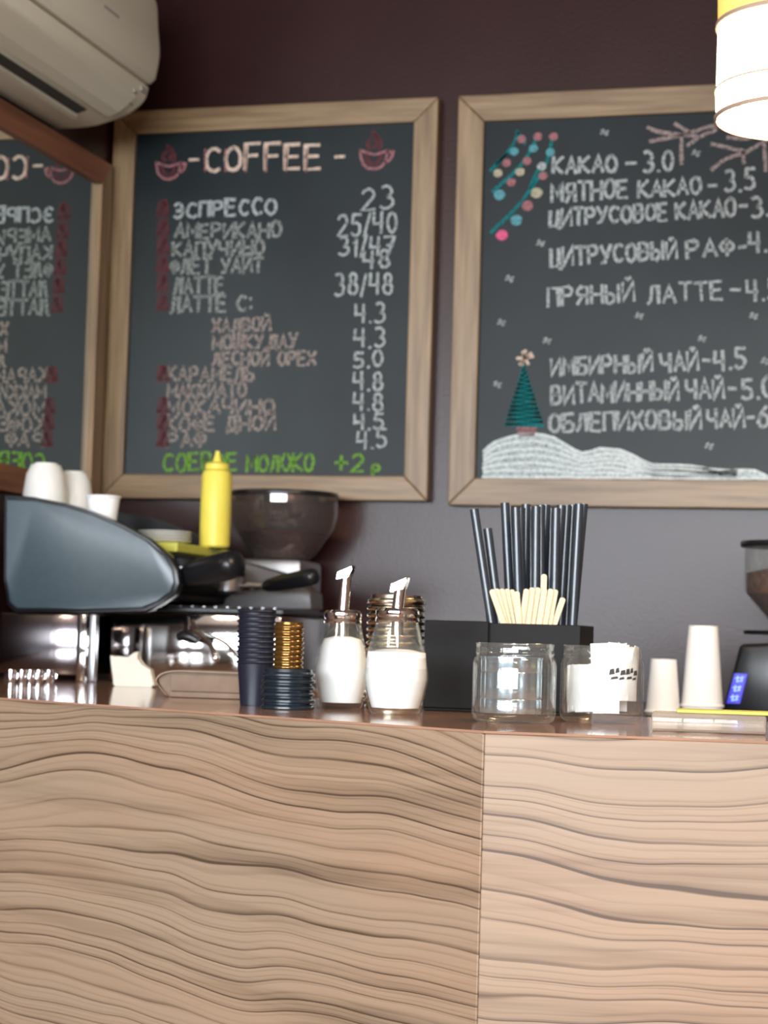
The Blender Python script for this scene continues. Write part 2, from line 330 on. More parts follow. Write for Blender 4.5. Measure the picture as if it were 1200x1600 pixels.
# ---------------------------------------------------------------- chalk lettering
def arc(cx, cy, rx, ry, a0, a1, n=8):
    return [(cx+rx*math.cos(math.radians(a0+(a1-a0)*i/n)), cy+ry*math.sin(math.radians(a0+(a1-a0)*i/n))) for i in range(n+1)]
G = {
 'А': [[(0, 0), (.5, 1), (1, 0)], [(.2, .36), (.8, .36)]],
 'Б': [[(.9, 1), (0, 1), (0, 0), (.6, 0)]+arc(.6, .28, .36, .28, -90, 90, 6)+[(0, .56)]],
 'В': [[(0, 0), (0, 1), (.5, 1)]+arc(.5, .77, .36, .23, 90, -90, 5)+[(0, .54), (.55, .54)]+arc(.55, .27, .4, .27, 90, -90, 5)+[(0, 0)]],
 'Д': [[(0, -.15), (0, .08), (1, .08), (1, -.15)], [(.15, .08), (.3, 1), (.8, 1), (.85, .08)]],
 'Е': [[(.85, 1), (0, 1), (0, 0), (.9, 0)], [(0, .52), (.75, .52)]],
 'И': [[(0, 1), (0, 0), (1, 1), (1, 0)]],
 'К': [[(0, 0), (0, 1)], [(.9, 1), (.05, .5), (.95, 0)]],
 'Л': [[(0, 0), (.25, .2), (.4, 1), (.9, 1), (.9, 0)]],
 'М': [[(0, 0), (.08, 1), (.5, .3), (.92, 1), (1, 0)]],
 'Н': [[(0, 0), (0, 1)], [(1, 0), (1, 1)], [(0, .5), (1, .5)]],
 'О': [arc(.5, .5, .5, .5, 90, 450, 12)],
 'П': [[(0, 0), (0, 1), (.95, 1), (.95, 0)]],
 'Р': [[(0, 0), (0, 1), (.5, 1)]+arc(.5, .74, .38, .26, 90, -90, 6)+[(0, .48)]],
 'С': [arc(.55, .5, .52, .5, 50, 310, 9)],
 'Т': [[(0, 1), (1, 1)], [(.5, 1), (.5, 0)]],
 'У': [[(0, 1), (.5, .42)], [(1, 1), (.35, 0), (.05, .02)]],
 'Ф': [[(.5, 0), (.5, 1)], arc(.5, .55, .5, .3, 90, 450, 12)],
 'Х': [[(0, 1), (1, 0)], [(1, 1), (0, 0)]],
 'Ц': [[(0, 1), (0, 0), (.85, 0), (.85, 1)], [(.85, 0), (1, 0), (1, -.18)]],
 'Ч': [[(0, 1), (.05, .5), (.4, .42), (.9, .52)], [(.9, 1), (.9, 0)]],
 'Ш': [[(0, 1), (0, 0), (1, 0), (1, 1)], [(.5, 0), (.5, 1)]],
 'Ы': [[(0, 1), (0, 0), (.35, 0)]+arc(.35, .26, .3, .26, -90, 90, 5)+[(0, .52)], [(1, 0), (1, 1)]],
 'Ь': [[(0, 1), (0, 0), (.5, 0)]+arc(.5, .27, .4, .27, -90, 90, 5)+[(0, .54)]],
 'Э': [arc(.4, .5, .52, .5, 130, -130, 9), [(.3, .5), (.9, .5)]],
 'Я': [[(.95, 0), (.95, 1), (.45, 1)]+arc(.45, .74, .38, .26, 90, 270, 6)+[(.95, .48)], [(.5, .48), (.05, 0)]],
 'F': [[(.9, 1), (0, 1), (0, 0)], [(0, .52), (.75, .52)]],
 '0': [arc(.5, .5, .42, .5, 90, 450, 12)],
 '1': [[(.2, .75), (.55, 1), (.55, 0)]],
 '2': [arc(.5, .72, .4, .28, 160, -30, 7)+[(.05, 0), (.95, .02)]],
 '3': [arc(.42, .75, .4, .25, 130, -80, 6)+arc(.42, .26, .48, .27, 80, -140, 7)],
 '4': [[(.1, 1), (.05, .45), (.9, .45)], [(.8, 1), (.75, 0)]],
 '5': [[(.9, 1), (.2, 1), (.12, .58)]+arc(.42, .3, .46, .3, 110, -140, 7)],
 '6': [[(.8, 1), (.3, .65)]+arc(.5, .3, .42, .3, 150, 510, 10)],
 '7': [[(0, 1), (.95, 1), (.4, 0)], [(.3, .5), (.8, .5)]],
 '8': [arc(.5, .76, .32, .24, -90, 270, 9)+arc(.5, .27, .42, .27, 90, -270, 9)],
 '-': [[(.1, .5), (.9, .5)]], '.': [[(.4, .0), (.6, .03)]], ':': [[(.4, .15), (.6, .18)], [(.4, .7), (.6, .73)]],
 '/': [[(0, -.1), (.9, 1.05)]], '+': [[(0, .5), (1, .5)], [(.5, .1), (.5, .9)]], 'р': [[(0, -.25), (0, .6), (.4, .62)]+arc(.4, .38, .35, .24, 90, -90, 5)+[(0, .14)]],
}
G['Й'] = G['И']+[[(.3, 1.22), (.5, 1.14), (.72, 1.24)]]
G['C'] = G['С']; G['O'] = G['О']; G['E'] = G['Е']
WD = {'-': .8, '.': .35, ':': .45, '/': .6, '1': .6, ' ': .75, 'Ш': 1.15, 'М': 1.1, 'Ы': 1.15}
BY = -.0245                                   # face of the boards
def bp(px, py): p = at(px, py, 'y', BY); return Vector((p.x, p.z))
def stroke(bm, pts, w, y=BY, jit=.0):
    """one chalk stroke: a low ridge of chalk along the 2-D points (x, z)"""
    pts = [Vector(p)+Vector((random.uniform(-jit, jit), random.uniform(-jit, jit))) for p in pts]
    L, Rr = [], []
    for i, p in enumerate(pts):
        a = pts[max(i-1, 0)]; c = pts[min(i+1, len(pts)-1)]; t = c-a
        t = t.normalized() if t.length > 1e-9 else Vector((1, 0))
        n = Vector((-t.y, t.x)); ww = w*random.uniform(.42, .56)
        if 0 < i < len(pts)-1:
            u = (p-a).normalized(); k = max(.55, abs(u.dot(t))); ww /= k
        q = p-t*w*.3 if i == 0 else (p+t*w*.3 if i == len(pts)-1 else p)
        L.append(q+n*ww); Rr.append(q-n*ww)
    h = .0008
    def V(p, d): return bm.verts.new((p.x, y-d, p.y))
    tl = [V(p, h) for p in L]; tr = [V(p, h) for p in Rr]
    for i in range(len(pts)-1):
        bm.faces.new((tl[i], tl[i+1], tr[i+1], tr[i]))
def write(par, rows, m, w=.0076, name='chalk_text', jit=.0009):
    """rows: (text, x0, y_base0, x1, y_base1, height px) surveyed from the photograph"""
    for text, x0, yb0, x1, yb1, hp in rows:
        A, B = bp(x0, yb0), bp(x1, yb1); H = (bp(x0, yb0-hp)-A).length; d = B-A; L = d.length; d.normalize(); u = Vector((-d.y, d.x))
        tot = sum(WD.get(c, 1.0) for c in text); cw = L/tot; x = 0; bm = bmesh.new()
        for c in text:
            cww = WD.get(c, 1.0)*cw
            if c != ' ':
                g = cww*.76; oy = random.uniform(-.05, .05)*H; hs = random.uniform(.93, 1.05)
                for st in G[c]:
                    stroke(bm, [A+d*(x+.1*cww+p[0]*g)+u*(p[1]*H*hs+oy) for p in st], w, jit=jit)
            x += cww
        o = fin(name, bm, m, par); o.location = (-par.location.x, -par.location.y, -par.location.z)
def draw(par, m, strokes, w, name='chalk_drawing', jit=.0006, sub=0, label=None):
    bm = bmesh.new()
    for s in strokes:
        pts = [bp(*p) for p in s]
        if sub:
            pts = [Vector((v.x, v.y)) for v in curve3([(p.x, p.y, 0) for p in pts], sub)]
        stroke(bm, pts, w, jit=jit)
    o = fin(name, bm, m, par); o.location = (-par.location.x, -par.location.y, -par.location.z)
    if label: o['label'] = label
    return o

def board(label, x0, x1, z0, z1, rw, dz=0):
    t = thing('menu_board', label, 'chalkboard', ((x0+x1)/2, 0, z0)); W = (x1-x0)/2; H = z1-z0; th = .034
    bm = bmesh.new(); box(bm, -W+rw-.008, W-rw+.008, BY, -.003, rw-.008, H-rw+.008); fin('slate_panel', bm, 'board', t)
    def rail(pts, m):
        bm = bmesh.new(); prism(bm, [(p[0], -.003, p[1]) for p in pts], (0, -th, 0), .0025); o = fin('frame_rail', bm, m, t); return o
    g = .0006
    rail([(-W, H), (W, H), (W-rw, H-rw+g), (-W+rw, H-rw+g)][::-1], 'rail_h')
    rail([(-W, 0), (W, 0), (W-rw, rw), (-W+rw, rw)], 'rail_h')
    rail([(-W, g*2), (-W+rw-g, rw), (-W+rw-g, H-rw), (-W, H-g*2)], 'rail_v')
    rail([(W, g*2), (W-rw+g, rw), (W-rw+g, H-rw), (W, H-g*2)], 'rail_v')
    return t
b2 = board('wood-framed chalkboard menu headed COFFEE with a two-column price list', .008, .812, 1.518, 2.452, .057)
b3 = board('wood-framed chalkboard with white drink list, green chalk fir tree and snowdrift', .860, 1.668, 1.509, 2.452, .062)

# COFFEE board
write(b2, [('COFFEE', 318, 268, 506, 262, 38)], 'chalk_cream', .0085)
for i in range(6): draw(b2, 'chalk_p', [[(321+i*31.5, 234), (321+i*31.5, 268)]], .0055, 'chalk_shading')
write(b2, [('-', 292, 268, 314, 267, 32), ('-', 520, 260, 542, 259, 32)], 'chalk_cream', .007)
for cx, cy, s in ((264, 262, 1.0), (585, 244, 1.12)):
    def q(x, y): return (cx+x*s, cy+y*s)
    draw(b2, 'chalk_rose', [[q(-20, -8), q(-17, 8), q(-8, 17), q(6, 17), q(15, 8), q(19, -8)], [q(-20, -8), q(0, -2), q(19, -8)], [q(18, -4), q(26, -6), q(22, 5), q(14, 8)]], .0062, 'chalk_cup', sub=3, label='pink chalk coffee cup')
    draw(b2, 'chalk_red', [[q(-10, -3), q(-8, 9), q(4, 11), q(10, -2)], [q(-7, -10), q(-9, -18), q(-4, -24)], [q(0, -12), q(4, -22), q(0, -30)], [q(7, -10), q(9, -17), q(5, -26), q(-2, -34)]], .0095, 'chalk_steam', sub=3)
write(b2, [('ЭСПРЕССО', 270, 340, 434, 334, 23)], 'chalk_w')
write(b2, [('АМЕРИКАНО', 272, 372, 441, 370, 22), ('КАПУЧИНО', 268, 401, 415, 397, 22), ('ФЛЕТ УАЙТ', 265, 428, 412, 425, 22), ('ЛАТТЕ', 270, 459, 352, 457, 24), ('ЛАТТЕ С:', 265, 488, 396, 485, 23)], 'chalk_dim')
write(b2, [('ХАЛВОЙ', 331, 518, 424, 517, 20), ('МОШКУ.ДАУ', 331, 545, 466, 543, 21), ('ЛЕСНОЙ ОРЕХ', 331, 570, 495, 570, 20), ('КАРАМЕЛЬ', 261, 595, 400, 594, 21), ('МАККИАТО', 261, 621, 386, 620, 21),
           ('МОКАЧИНО', 260, 648, 431, 645, 22), ('КОФЕ ДНОЙ', 260, 674, 433, 672, 22), ('РАФ', 260, 698, 324, 697, 21)], 'chalk_warm')
write(b2, [('23', 561, 328, 621, 324, 34), ('25/40', 525, 368, 624, 364, 32), ('31/47', 527, 400, 620, 397, 29), ('48', 565, 420, 613, 418, 26), ('38/48', 521, 462, 617, 458, 32),
           ('4.3', 552, 505, 606, 503, 29), ('4.3', 551, 543, 606, 541, 29), ('5.0', 550, 574, 602, 572, 24), ('4.8', 550, 610, 602, 608, 27), ('4.8', 550, 642, 602, 641, 26), ('4.5', 551, 672, 604, 670, 25), ('4.5', 556, 701, 608, 699, 27)], 'chalk_w', .0062)
write(b2, [('СОЕВОЕ', 254, 736, 374, 734, 26), ('МОЛОКО', 384, 736, 492, 735, 25), ('+2', 521, 738, 572, 738, 26), ('р', 580, 739, 599, 739, 19)], 'chalk_g', .0068)
for y in (326, 356, 385, 414, 443, 473, 584, 634, 660, 686):
    draw(b2, 'chalk_red', [[(246, y+9), (250, y-11), (257, y-12), (262, y+9)], [(249, y+7), (259, y-8)], [(253, y+9), (256, y-10)], [(247, y+10), (263, y+10)]], .0085, 'chalk_bean', jit=.001)
draw(b2, 'chalk_w', [[(600, 748), (630, 750)]], .003)

# drinks board with the winter drawings
write(b3, [('КАКАО', 862, 272, 966, 269, 25), ('-', 975, 268, 998, 267, 26), ('3.0', 1003, 270, 1056, 266, 31)], 'chalk_w')
write(b3, [('МЯТНОЕ', 860, 316, 984, 308, 27), ('КАКАО', 996, 308, 1098, 303, 26), ('-', 1104, 304, 1124, 303, 26), ('3.5', 1130, 299, 1184, 296, 32)], 'chalk_w')
write(b3, [('ЦИТРУСОВОЕ', 858, 353, 1046, 343, 25), ('КАКАО', 1055, 343, 1152, 336, 26), ('-', 1154, 334, 1170, 333, 24), ('3.5', 1172, 339, 1228, 334, 31)], 'chalk_w')
write(b3, [('ЦИТРУСОВЫЙ', 859, 416, 1060, 403, 26), ('РАФ', 1071, 404, 1150, 398, 26), ('-', 1152, 398, 1168, 397, 24), ('4.5', 1168, 394, 1226, 389, 31)], 'chalk_w')
write(b3, [('ПРЯНЫЙ', 854, 478, 994, 470, 27), ('ЛАТТЕ', 1010, 474, 1134, 466, 28), ('-', 1138, 467, 1162, 466, 28), ('4.5', 1164, 470, 1222, 466, 33)], 'chalk_w', .0066)
write(b3, [('ИМБИРНЫЙ', 859, 586, 1022, 580, 26), ('ЧАЙ', 1031, 581, 1094, 577, 27), ('-', 1096, 576, 1114, 575, 26), ('4.5', 1114, 579, 1170, 575, 31)], 'chalk_w')
write(b3, [('ВИТАМИННЫЙ', 860, 630, 1063, 623, 28), ('ЧАЙ', 1071, 625, 1134, 621, 28), ('-', 1136, 622, 1154, 621, 26), ('5.0', 1157, 625, 1214, 620, 32)], 'chalk_w')
write(b3, [('ОБЛЕПИХОВЫЙ', 857, 674, 1098, 669, 27), ('ЧАЙ', 1104, 670, 1166, 666, 27), ('-', 1166, 666, 1182, 665, 26), ('6.0', 1182, 668, 1240, 664, 32)], 'chalk_w')
def cq(x, y): return (710+x/2.449, 130+y/2.449)
draw(b3, 'chalk_teal', [[cq(245, 190), cq(215, 250), cq(140, 335)], [cq(320, 200), cq(250, 320), cq(145, 415)], [cq(375, 205), cq(345, 320), cq(255, 455), cq(140, 572)], [cq(240, 185), cq(270, 230)], [cq(200, 270), cq(160, 310)], [cq(320, 330), cq(290, 400)]], .0075, 'chalk_garland', sub=4, label='teal chalk garland')
beads = [(258, 215, 'chalk_rose'), (320, 205, 'chalk_rose'), (380, 205, 'chalk_rose'), (303, 250, 'chalk_teal_l'), (230, 262, 'chalk_teal_l'), (368, 265, 'chalk_teal_l'), (200, 305, 'chalk_rose'), (278, 298, 'chalk_rose'), (335, 318, 'chalk_w'),
         (167, 345, 'chalk_sand'), (252, 340, 'chalk_sand'), (340, 355, 'chalk_rose'), (218, 380, 'chalk_rose'), (172, 428, 'chalk_teal_l'), (315, 420, 'chalk_sand'), (280, 470, 'chalk_rose'), (238, 525, 'chalk_teal_l'), (183, 582, 'chalk_pink')]
for x, y, m in beads:
    c = bp(*cq(x, y)); bm = bmesh.new(); r = .0105 if y < 400 else .0135
    vs = [bm.verts.new((c.x+r*(1+random.uniform(-.12, .12))*math.cos(a*PI/6), BY-.0018, c.y+.9*r*math.sin(a*PI/6))) for a in range(12)]
    bm.faces.new(vs); o = fin('chalk_bauble', bm, m, b3); o.location = (-b3.location.x, 0, -b3.location.z)
draw(b3, 'chalk_branch', [[cq(740, 170), cq(800, 190), cq(925, 203)], [cq(750, 222), cq(880, 196), cq(980, 165), cq(1060, 160), cq(1200, 105), cq(1300, 80)], [cq(845, 155), cq(900, 190)], [cq(1000, 180), cq(940, 205), cq(893, 238)], [cq(868, 200), cq(870, 308)],
      [cq(985, 330), cq(1040, 290), cq(1120, 262), cq(1200, 215), cq(1300, 190)], [cq(985, 233), cq(1040, 245), cq(1110, 262)], [cq(1045, 208), cq(1120, 212), cq(1200, 188)], [cq(1105, 262), cq(1108, 305)], [cq(1185, 230), cq(1192, 335)]], .0085, 'chalk_branch', sub=4, label='pale chalk bare branches')
def star(px, py, r=6):
    draw(b3, 'chalk_w', [[(px-r, py+2), (px+r, py-2)], [(px-2, py-r*.8), (px+2, py+r*.8)], [(px-r*.7, py-r*.5), (px+r*.7, py+r*.6)]], .004, 'chalk_star')
for x, y in ((575, 188), (925, 268), (330, 612), (212, 748)): star(*cq(x, y))
for x, y in ((180, 108), (708, 82), (1145, 82), (355, 178), (165, 345), (948, 170), (975, 580), (1190, 255)): star(710+x/2.449, 460+y/2.449)
def dq(x, y): return (710+x/2.449, 460+y/2.449)
draw(b3, 'chalk_teal', [[dq(268-4-i*5.2, 275+i*17), dq(268+i*5.6, 283+i*17)] for i in range(14)]+[[dq(268+2+i*5.6, 283+i*17), dq(262-i*5.6, 293+i*17)] for i in range(13)], .0075, 'chalk_fir_tree', label='teal chalk fir tree')
draw(b3, 'chalk_rose', [[dq(240, 515), dq(310, 512)], [dq(245, 528), dq(312, 525)], [dq(250, 540), dq(305, 538)]], .006, 'chalk_trunk')
draw(b3, 'chalk_cream', [[dq(240, 245), dq(302, 238)], [dq(262, 220), dq(282, 268)], [dq(250, 268), dq(294, 225)], [dq(272, 216), dq(258, 270)]], .0065, 'chalk_tree_star', label='cream chalk star on the tree')
top = [(110, 600), (150, 565), (210, 545), (300, 535), (380, 550), (440, 580), (490, 605), (560, 592), (630, 595), (690, 622), (760, 650), (860, 655), (950, 662), (1010, 682), (1080, 672), (1150, 675), (1200, 698), (1290, 700)]
ss = []
low = lambda x: 698+x*.006
bm = bmesh.new(); tp_ = [bp(*dq(x, y)) for x, y in top]; lp_ = [bp(*dq(x, low(x))) for x, y in top]
a_ = [bm.verts.new((p.x, BY-.0004, p.y)) for p in tp_]; b_ = [bm.verts.new((p.x, BY-.0004, min(p.y, q.y-.001))) for p, q in zip(lp_, tp_)]
for i in range(len(top)-1): bm.faces.new((a_[i], b_[i], b_[i+1], a_[i+1]))
o = fin('chalk_wash', bm, 'chalk_wash', b3); o.location = (-b3.location.x, 0, -b3.location.z)
for k in range(7):
    f = k/6; run = []
    for x, y in top:
        if k in (0, 6) or (low(x)-y)*.16 > 5: run.append(dq(x+random.uniform(-4, 4), y+(low(x)-y)*f+random.uniform(-2.5, 2.5)))
    if len(run) > 1: ss.append(run)
draw(b3, 'chalk_snow', ss, .0068, 'chalk_snowdrift', sub=2, label='white chalk snowdrift')

# ---------------------------------------------------------------- mirror on the side wall
mir = thing('wall_mirror', 'wood-framed mirror on side wall reflecting the COFFEE board', 'mirror', (0, -.70, 1.492))
bm = bmesh.new(); box(bm, .004, .010, -.60, .60, .04, .79); fin('mirror_glass', bm, 'mirror', mir)
Lh, Hh, fw = .638, .822, .058
def mrail(pts, m):
    bm = bmesh.new(); prism(bm, [(.003, p[0], p[1]) for p in pts], (.018, 0, 0), .002); fin('frame_rail', bm, m, mir)
mrail([(-Lh, Hh), (Lh, Hh), (Lh-fw, Hh-fw), (-Lh+fw, Hh-fw)], 'mir_h'); mrail([(-Lh, 0), (Lh, 0), (Lh-fw, fw), (-Lh+fw, fw)], 'mir_h')
mrail([(Lh, .001), (Lh-fw, fw+.0006), (Lh-fw, Hh-fw-.0006), (Lh, Hh-.001)], 'mir_v'); mrail([(-Lh, .001), (-Lh+fw, fw+.0006), (-Lh+fw, Hh-fw-.0006), (-Lh, Hh-.001)], 'mir_v')

# ---------------------------------------------------------------- air conditioner (long axis along the side wall)
ACY = -.325
ac = thing('air_conditioner', 'white wall-mounted split air conditioner in the upper left corner', 'air conditioner', (0, ACY, 2.33))
prof = curve3([(.004, .300, 0), (.10, .310, 0), (.20, .305, 0), (.232, .285, 0), (.240, .22, 0), (.246, .16, 0), (.238, .105, 0)], 5)
prof += curve3([(.226, .0935, 0), (.205, .095, 0)], 1)      # groove under the front panel
prof += curve3([(.222, .086, 0), (.212, .055, 0), (.178, .028, 0), (.130, .012, 0), (.092, .003, 0), (.045, .0, 0), (.004, .0, 0)], 5)
prof = [(p.x, p.y) for p in prof]
def ac_body():
    bm = bmesh.new(); L = .86; rings = []
    cx, cz = .11, .15
    for yo, s in ((0, .90), (-.004, .955), (-.012, .985), (-.026, 1), (-L, 1), (-L-.02, .96), (-L-.03, .9)):
        rings.append([bm.verts.new((max(.003, cx+(x-cx)*s), yo, cz+(z-cz)*s)) for x, z in prof])
    n = len(prof)
    for A, B in zip(rings, rings[1:]):
        for i in range(n): bm.faces.new((A[i], A[(i+1) % n], B[(i+1) % n], B[i]))
    bm.faces.new(rings[0]); bm.faces.new(rings[-1][::-1]); return bm
fin('casing', ac_body(), 'plastic_w', ac, True, .5)
bm = bmesh.new(); prism(bm, [(.150, -.07, .0105), (.178, -.07, .0215), (.214, -.07, .048), (.2165, -.07, .052), (.212, -.07, .046), (.176, -.07, .0175), (.150, -.07, .008)], (0, -.76, 0)); o = fin('louvre_flap', bm, 'plastic_w', ac, False)
bm = bmesh.new(); prism(bm, [(.196, -.05, .0365), (.200, -.05, .0405), (.2015, -.05, .0385), (.1975, -.05, .0345)], (0, -.79, 0)); fin('flap_seam', bm, 'plastic_m', ac)
bm = bmesh.new(); prism(bm, [(.100, -.13, .006), (.124, -.13, .0125), (.126, -.13, .008), (.102, -.13, .0015)], (0, -.70, 0)); fin('air_outlet_slot', bm, 'plastic_d', ac)
bm = bmesh.new(); prism(bm, [(.083, -.10, .004), (.100, -.12, .006), (.100, -.12, -.003), (.083, -.10, -.004)], (0, -.72, 0), .001, 1); fin('lower_lip', bm, 'plastic_w', ac)
bm = bmesh.new(); box(bm, .2195, .2245, -.062, -.030, .066, .078, .002); o = fin('indicator_window', bm, 'plastic_m', ac)
bm = bmesh.new(); box(bm, .214, .219, -.088, -.070, .055, .064, .002); o = fin('sensor_dot', bm, 'plastic_m', ac)
bm = bmesh.new(); box(bm, .2435, .2470, -.33, -.25, .167, .173, .001); o = fin('badge', bm, 'plastic_m', ac)

# ---------------------------------------------------------------- pendant lamp
pc = at(1250, 180, 'd', 3.0); R0 = .127
lamp = thing('pendant_lamp', 'lit drum pendant lamp with veneer bands at the upper right edge', 'lamp', (pc.x, pc.y, 2.0))
def drum(name, r0, r1, z0, z1, m, th=.0015):
    bm = bmesh.new(); lathe(bm, [(r0, z0), (r1, z1), (r1-th, z1), (r0-th, z0)], 64, closed=True); return fin(name, bm, m, lamp, True)
drum('shade_tier', R0*.985, R0, .008, .046, 'shade'); drum('shade_tier', R0*.992, R0*.982, .050, .144, 'shade')
drum('veneer_tier', R0*.985, R0*1.0, .152, .27, 'veneer'); drum('veneer_tier', R0*1.0, R0*.97, .275, .36, 'veneer')
for z, h in ((.002, .006), (.046, .003), (.1445, .0065), (.27, .005)): drum('band_ring', R0+.0015, R0+.0015, z, z+h, 'ring', .004)
for a in range(3):
    bm = bmesh.new(); tube(bm, [(0, 0, .30), ((R0-.006)*math.cos(a*2.1), (R0-.006)*math.sin(a*2.1), .30)], .0022, 8); fin('spoke', bm, 'cord', lamp)
bm = bmesh.new(); lathe(bm, [(0, .30), (.02, .30), (.02, .24), (.0, .24)], 16); fin('socket', bm, 'cord', lamp, True)
bm = bmesh.new(); lathe(bm, [(0, .13), (.02, .135), (.03, .16), (.028, .19), (.015, .225), (.014, .239), (0, .239)], 20); fin('bulb', bm, 'bulb', lamp, True)
bm = bmesh.new(); tube(bm, [(0, 0, .30), (0, 0, 1.198)], .003, 8); fin('flex', bm, 'cord', lamp)
pl = bpy.data.lights.new('pendant_glow', 'POINT'); pl.energy = 8; pl.color = (1, .74, .45); pl.shadow_soft_size = .05
po = bpy.data.objects.new('pendant_glow', pl); COL.objects.link(po); po.location = (pc.x, pc.y, 2.03)

# ---------------------------------------------------------------- espresso machine (its end faces us)
MY = -.75
mc = thing('espresso_machine', 'espresso machine with rounded blue-black end panel and steel base on counter left', 'coffee machine', (.30, -.45, KC))
def mp(px, py, y=MY): p = at(px, py, 'y', y); return (p.x-.30, p.z-KC)
out = [(3, 771), (50, 776), (100, 786), (145, 800), (190, 820), (232, 843), (262, 866), (276, 890), (279, 912), (272, 930), (250, 944), (226, 957), (120, 957), (22, 957), (9, 945), (5, 905)]
def slab(name, pts, y0, y1, m, bev=.004, parent=mc):
    bm = bmesh.new(); prism(bm, [(x, y0, z) for x, z in pts], (0, y1-y0, 0), bev, 2); return fin(name, bm, m, parent, True, .5)
P = [mp(*q) for q in out]; cx = sum(p[0] for p in P)/len(P); cz = sum(p[1] for p in P)/len(P)
ins = [(cx+(x-cx)*.955, cz+(z-cz)*.925) for x, z in P]
slab('end_panel_rim', P, MY+.45+.004, MY+.45+.03, 'black', .004)
o = slab('end_panel', ins, MY+.45-.004, MY+.45+.006, 'panel', .004); o['label'] = 'blue-black satin face of the end panel'
body = [(cx+(x-cx)*.93, min(.262, cz+(z-cz)*.86)) for x, z in P]
slab('housing', body, MY+.45+.031, .16, 'black_m', .006)
slab('end_panel_rim', P, .161, .19, 'black', .004)
bm = bmesh.new(); box(bm, -.17, .03, -.265, .155, .2755, .30, .003); fin('cup_shelf', bm, 'steel_b', mc)
bm = bmesh.new(); box(bm, .036, .142, -.18, .155, .266, .2855, .003); fin('front_shelf', bm, 'lime', mc)
bm = bmesh.new(); box(bm, .055, .165, -.26, .055, .165, .262, .006); fin('group_housing', bm, 'black_m', mc)
bm = bmesh.new(); prism(bm, [(.02, .06, .16), (.355, .06, .16), (.352, .06, .195), (.30, .06, .232), (.20, .06, .256), (.02, .06, .260)], (0, .09, 0), .004); o = fin('grey_cover', bm, 'grey', mc, True, .5); o['label'] = 'grey sloping cover behind the handles'
# lower polished box and side leg
bm = bmesh.new(); box(bm, -.19, -.022, -.29, .16, .012, .133, .003); fin('lower_case', bm, 'steel_d', mc, True)
for x, y in ((-.17, -.27), (-.17, .13), (-.04, .13)):
    bm = bmesh.new(); lathe(bm, [(0, 0), (.016, 0), (.014, .012), (0, .012)], 16, (x, y, 0)); fin('foot', bm, 'rubber', mc, True)
for px0, px1, m in ((121, 134, 'chrome'), (139, 149, 'steel_b')):
    a, b = mp(px0, 1000, -.76)[0], mp(px1, 1000, -.76)[0]
    bm = bmesh.new(); box(bm, a, b, -.312, -.294, 0.0005, .134, .0025); fin('leg_post', bm, m, mc, True)
bm = bmesh.new(); box(bm, .012, .375, -.20, .10, .004, .142, .004); o = fin('drip_box', bm, 'steel', mc, True); o['label'] = 'mirror-polished steel drip box'
bm = bmesh.new(); box(bm, .018, .383, -.21, .10, .144, .155, .003); fin('drip_grate_frame', bm, 'black', mc)
for i in range(14):
    bm = bmesh.new(); box(bm, .03+i*.025, .035+i*.025, -.19, .09, .1552, .1575); fin('grate_bar', bm, 'steel_b', mc)
def handle(y, p0, p1, r, xg):
    a = at(p0[0], p0[1], 'y', y-.02); b = at(p1[0], p1[1], 'y', y-.10); off = Vector((.30, -.45, KC))
    a -= off; b -= off; d = b-a
    bm = bmesh.new(); tube(bm, [a, a+d*.08, a+d*.3, a+d*.6, a+d*.85, a+d*.96, b], [r*.55, r*.8, r*.95, r*1.02, r*1.05, r*.95, r*.5], 18); h = fin('portafilter_handle', bm, 'black', mc, True, 1)
    bm = bmesh.new(); c = Vector((xg, a.y, a.z-.002)); tube(bm, [c, a+d*.02], [.011, .008], 12); fin('handle_neck', bm, 'chrome', h, True)
    bm = bmesh.new(); lathe(bm, [(0, -.018), (.02, -.018), (.031, -.012), (.033, .010), (.031, .022), (0, .022)], 24, (xg-.012, a.y, a.z)); fin('filter_basket', bm, 'steel_b', h, True)
    bm = bmesh.new(); lathe(bm, [(0, .02), (.036, .02), (.036, .035), (.03, .04), (0, .04)], 24, (xg-.012, a.y, a.z)); fin('group_head', bm, 'black_m', mc, True)
handle(-.66, (282, 901), (372, 880), .0280, .185)
handle(-.43, (414, 916), (494, 900), .0175, .20)
# steam wand
def mpt(px, py, y): p = at(px, py, 'y', y); return (p.x-.30, p.y+.45, p.z-KC)
bm = bmesh.new(); tube(bm, curve3([mpt(297, 985, -.70), mpt(316, 994, -.71), mpt(329, 1008, -.72), mpt(337, 1026, -.73)], 6), [.0055]*18+[.004], 12); wnd = fin('steam_wand', bm, 'chrome', mc, True)
bm = bmesh.new(); bx = Vector(mpt(337, 1028, -.73)); bmesh.ops.create_uvsphere(bm, u_segments=14, v_segments=10, radius=.0075, matrix=Matrix.Translation(bx)); fin('wand_tip', bm, 'chrome', wnd, True)
bm = bmesh.new(); tube(bm, [mpt(278, 996, -.70), mpt(287, 993, -.70), mpt(300, 996, -.70), mpt(309, 1002, -.70)], [.008, .0115, .012, .008], 14); fin('steam_knob', bm, 'black', mc, True)
bm = bmesh.new(); tube(bm, [mpt(292, 994, -.70), mpt(292, 965, -.66)], .005, 10); fin('wand_joint', bm, 'chrome', mc, True)

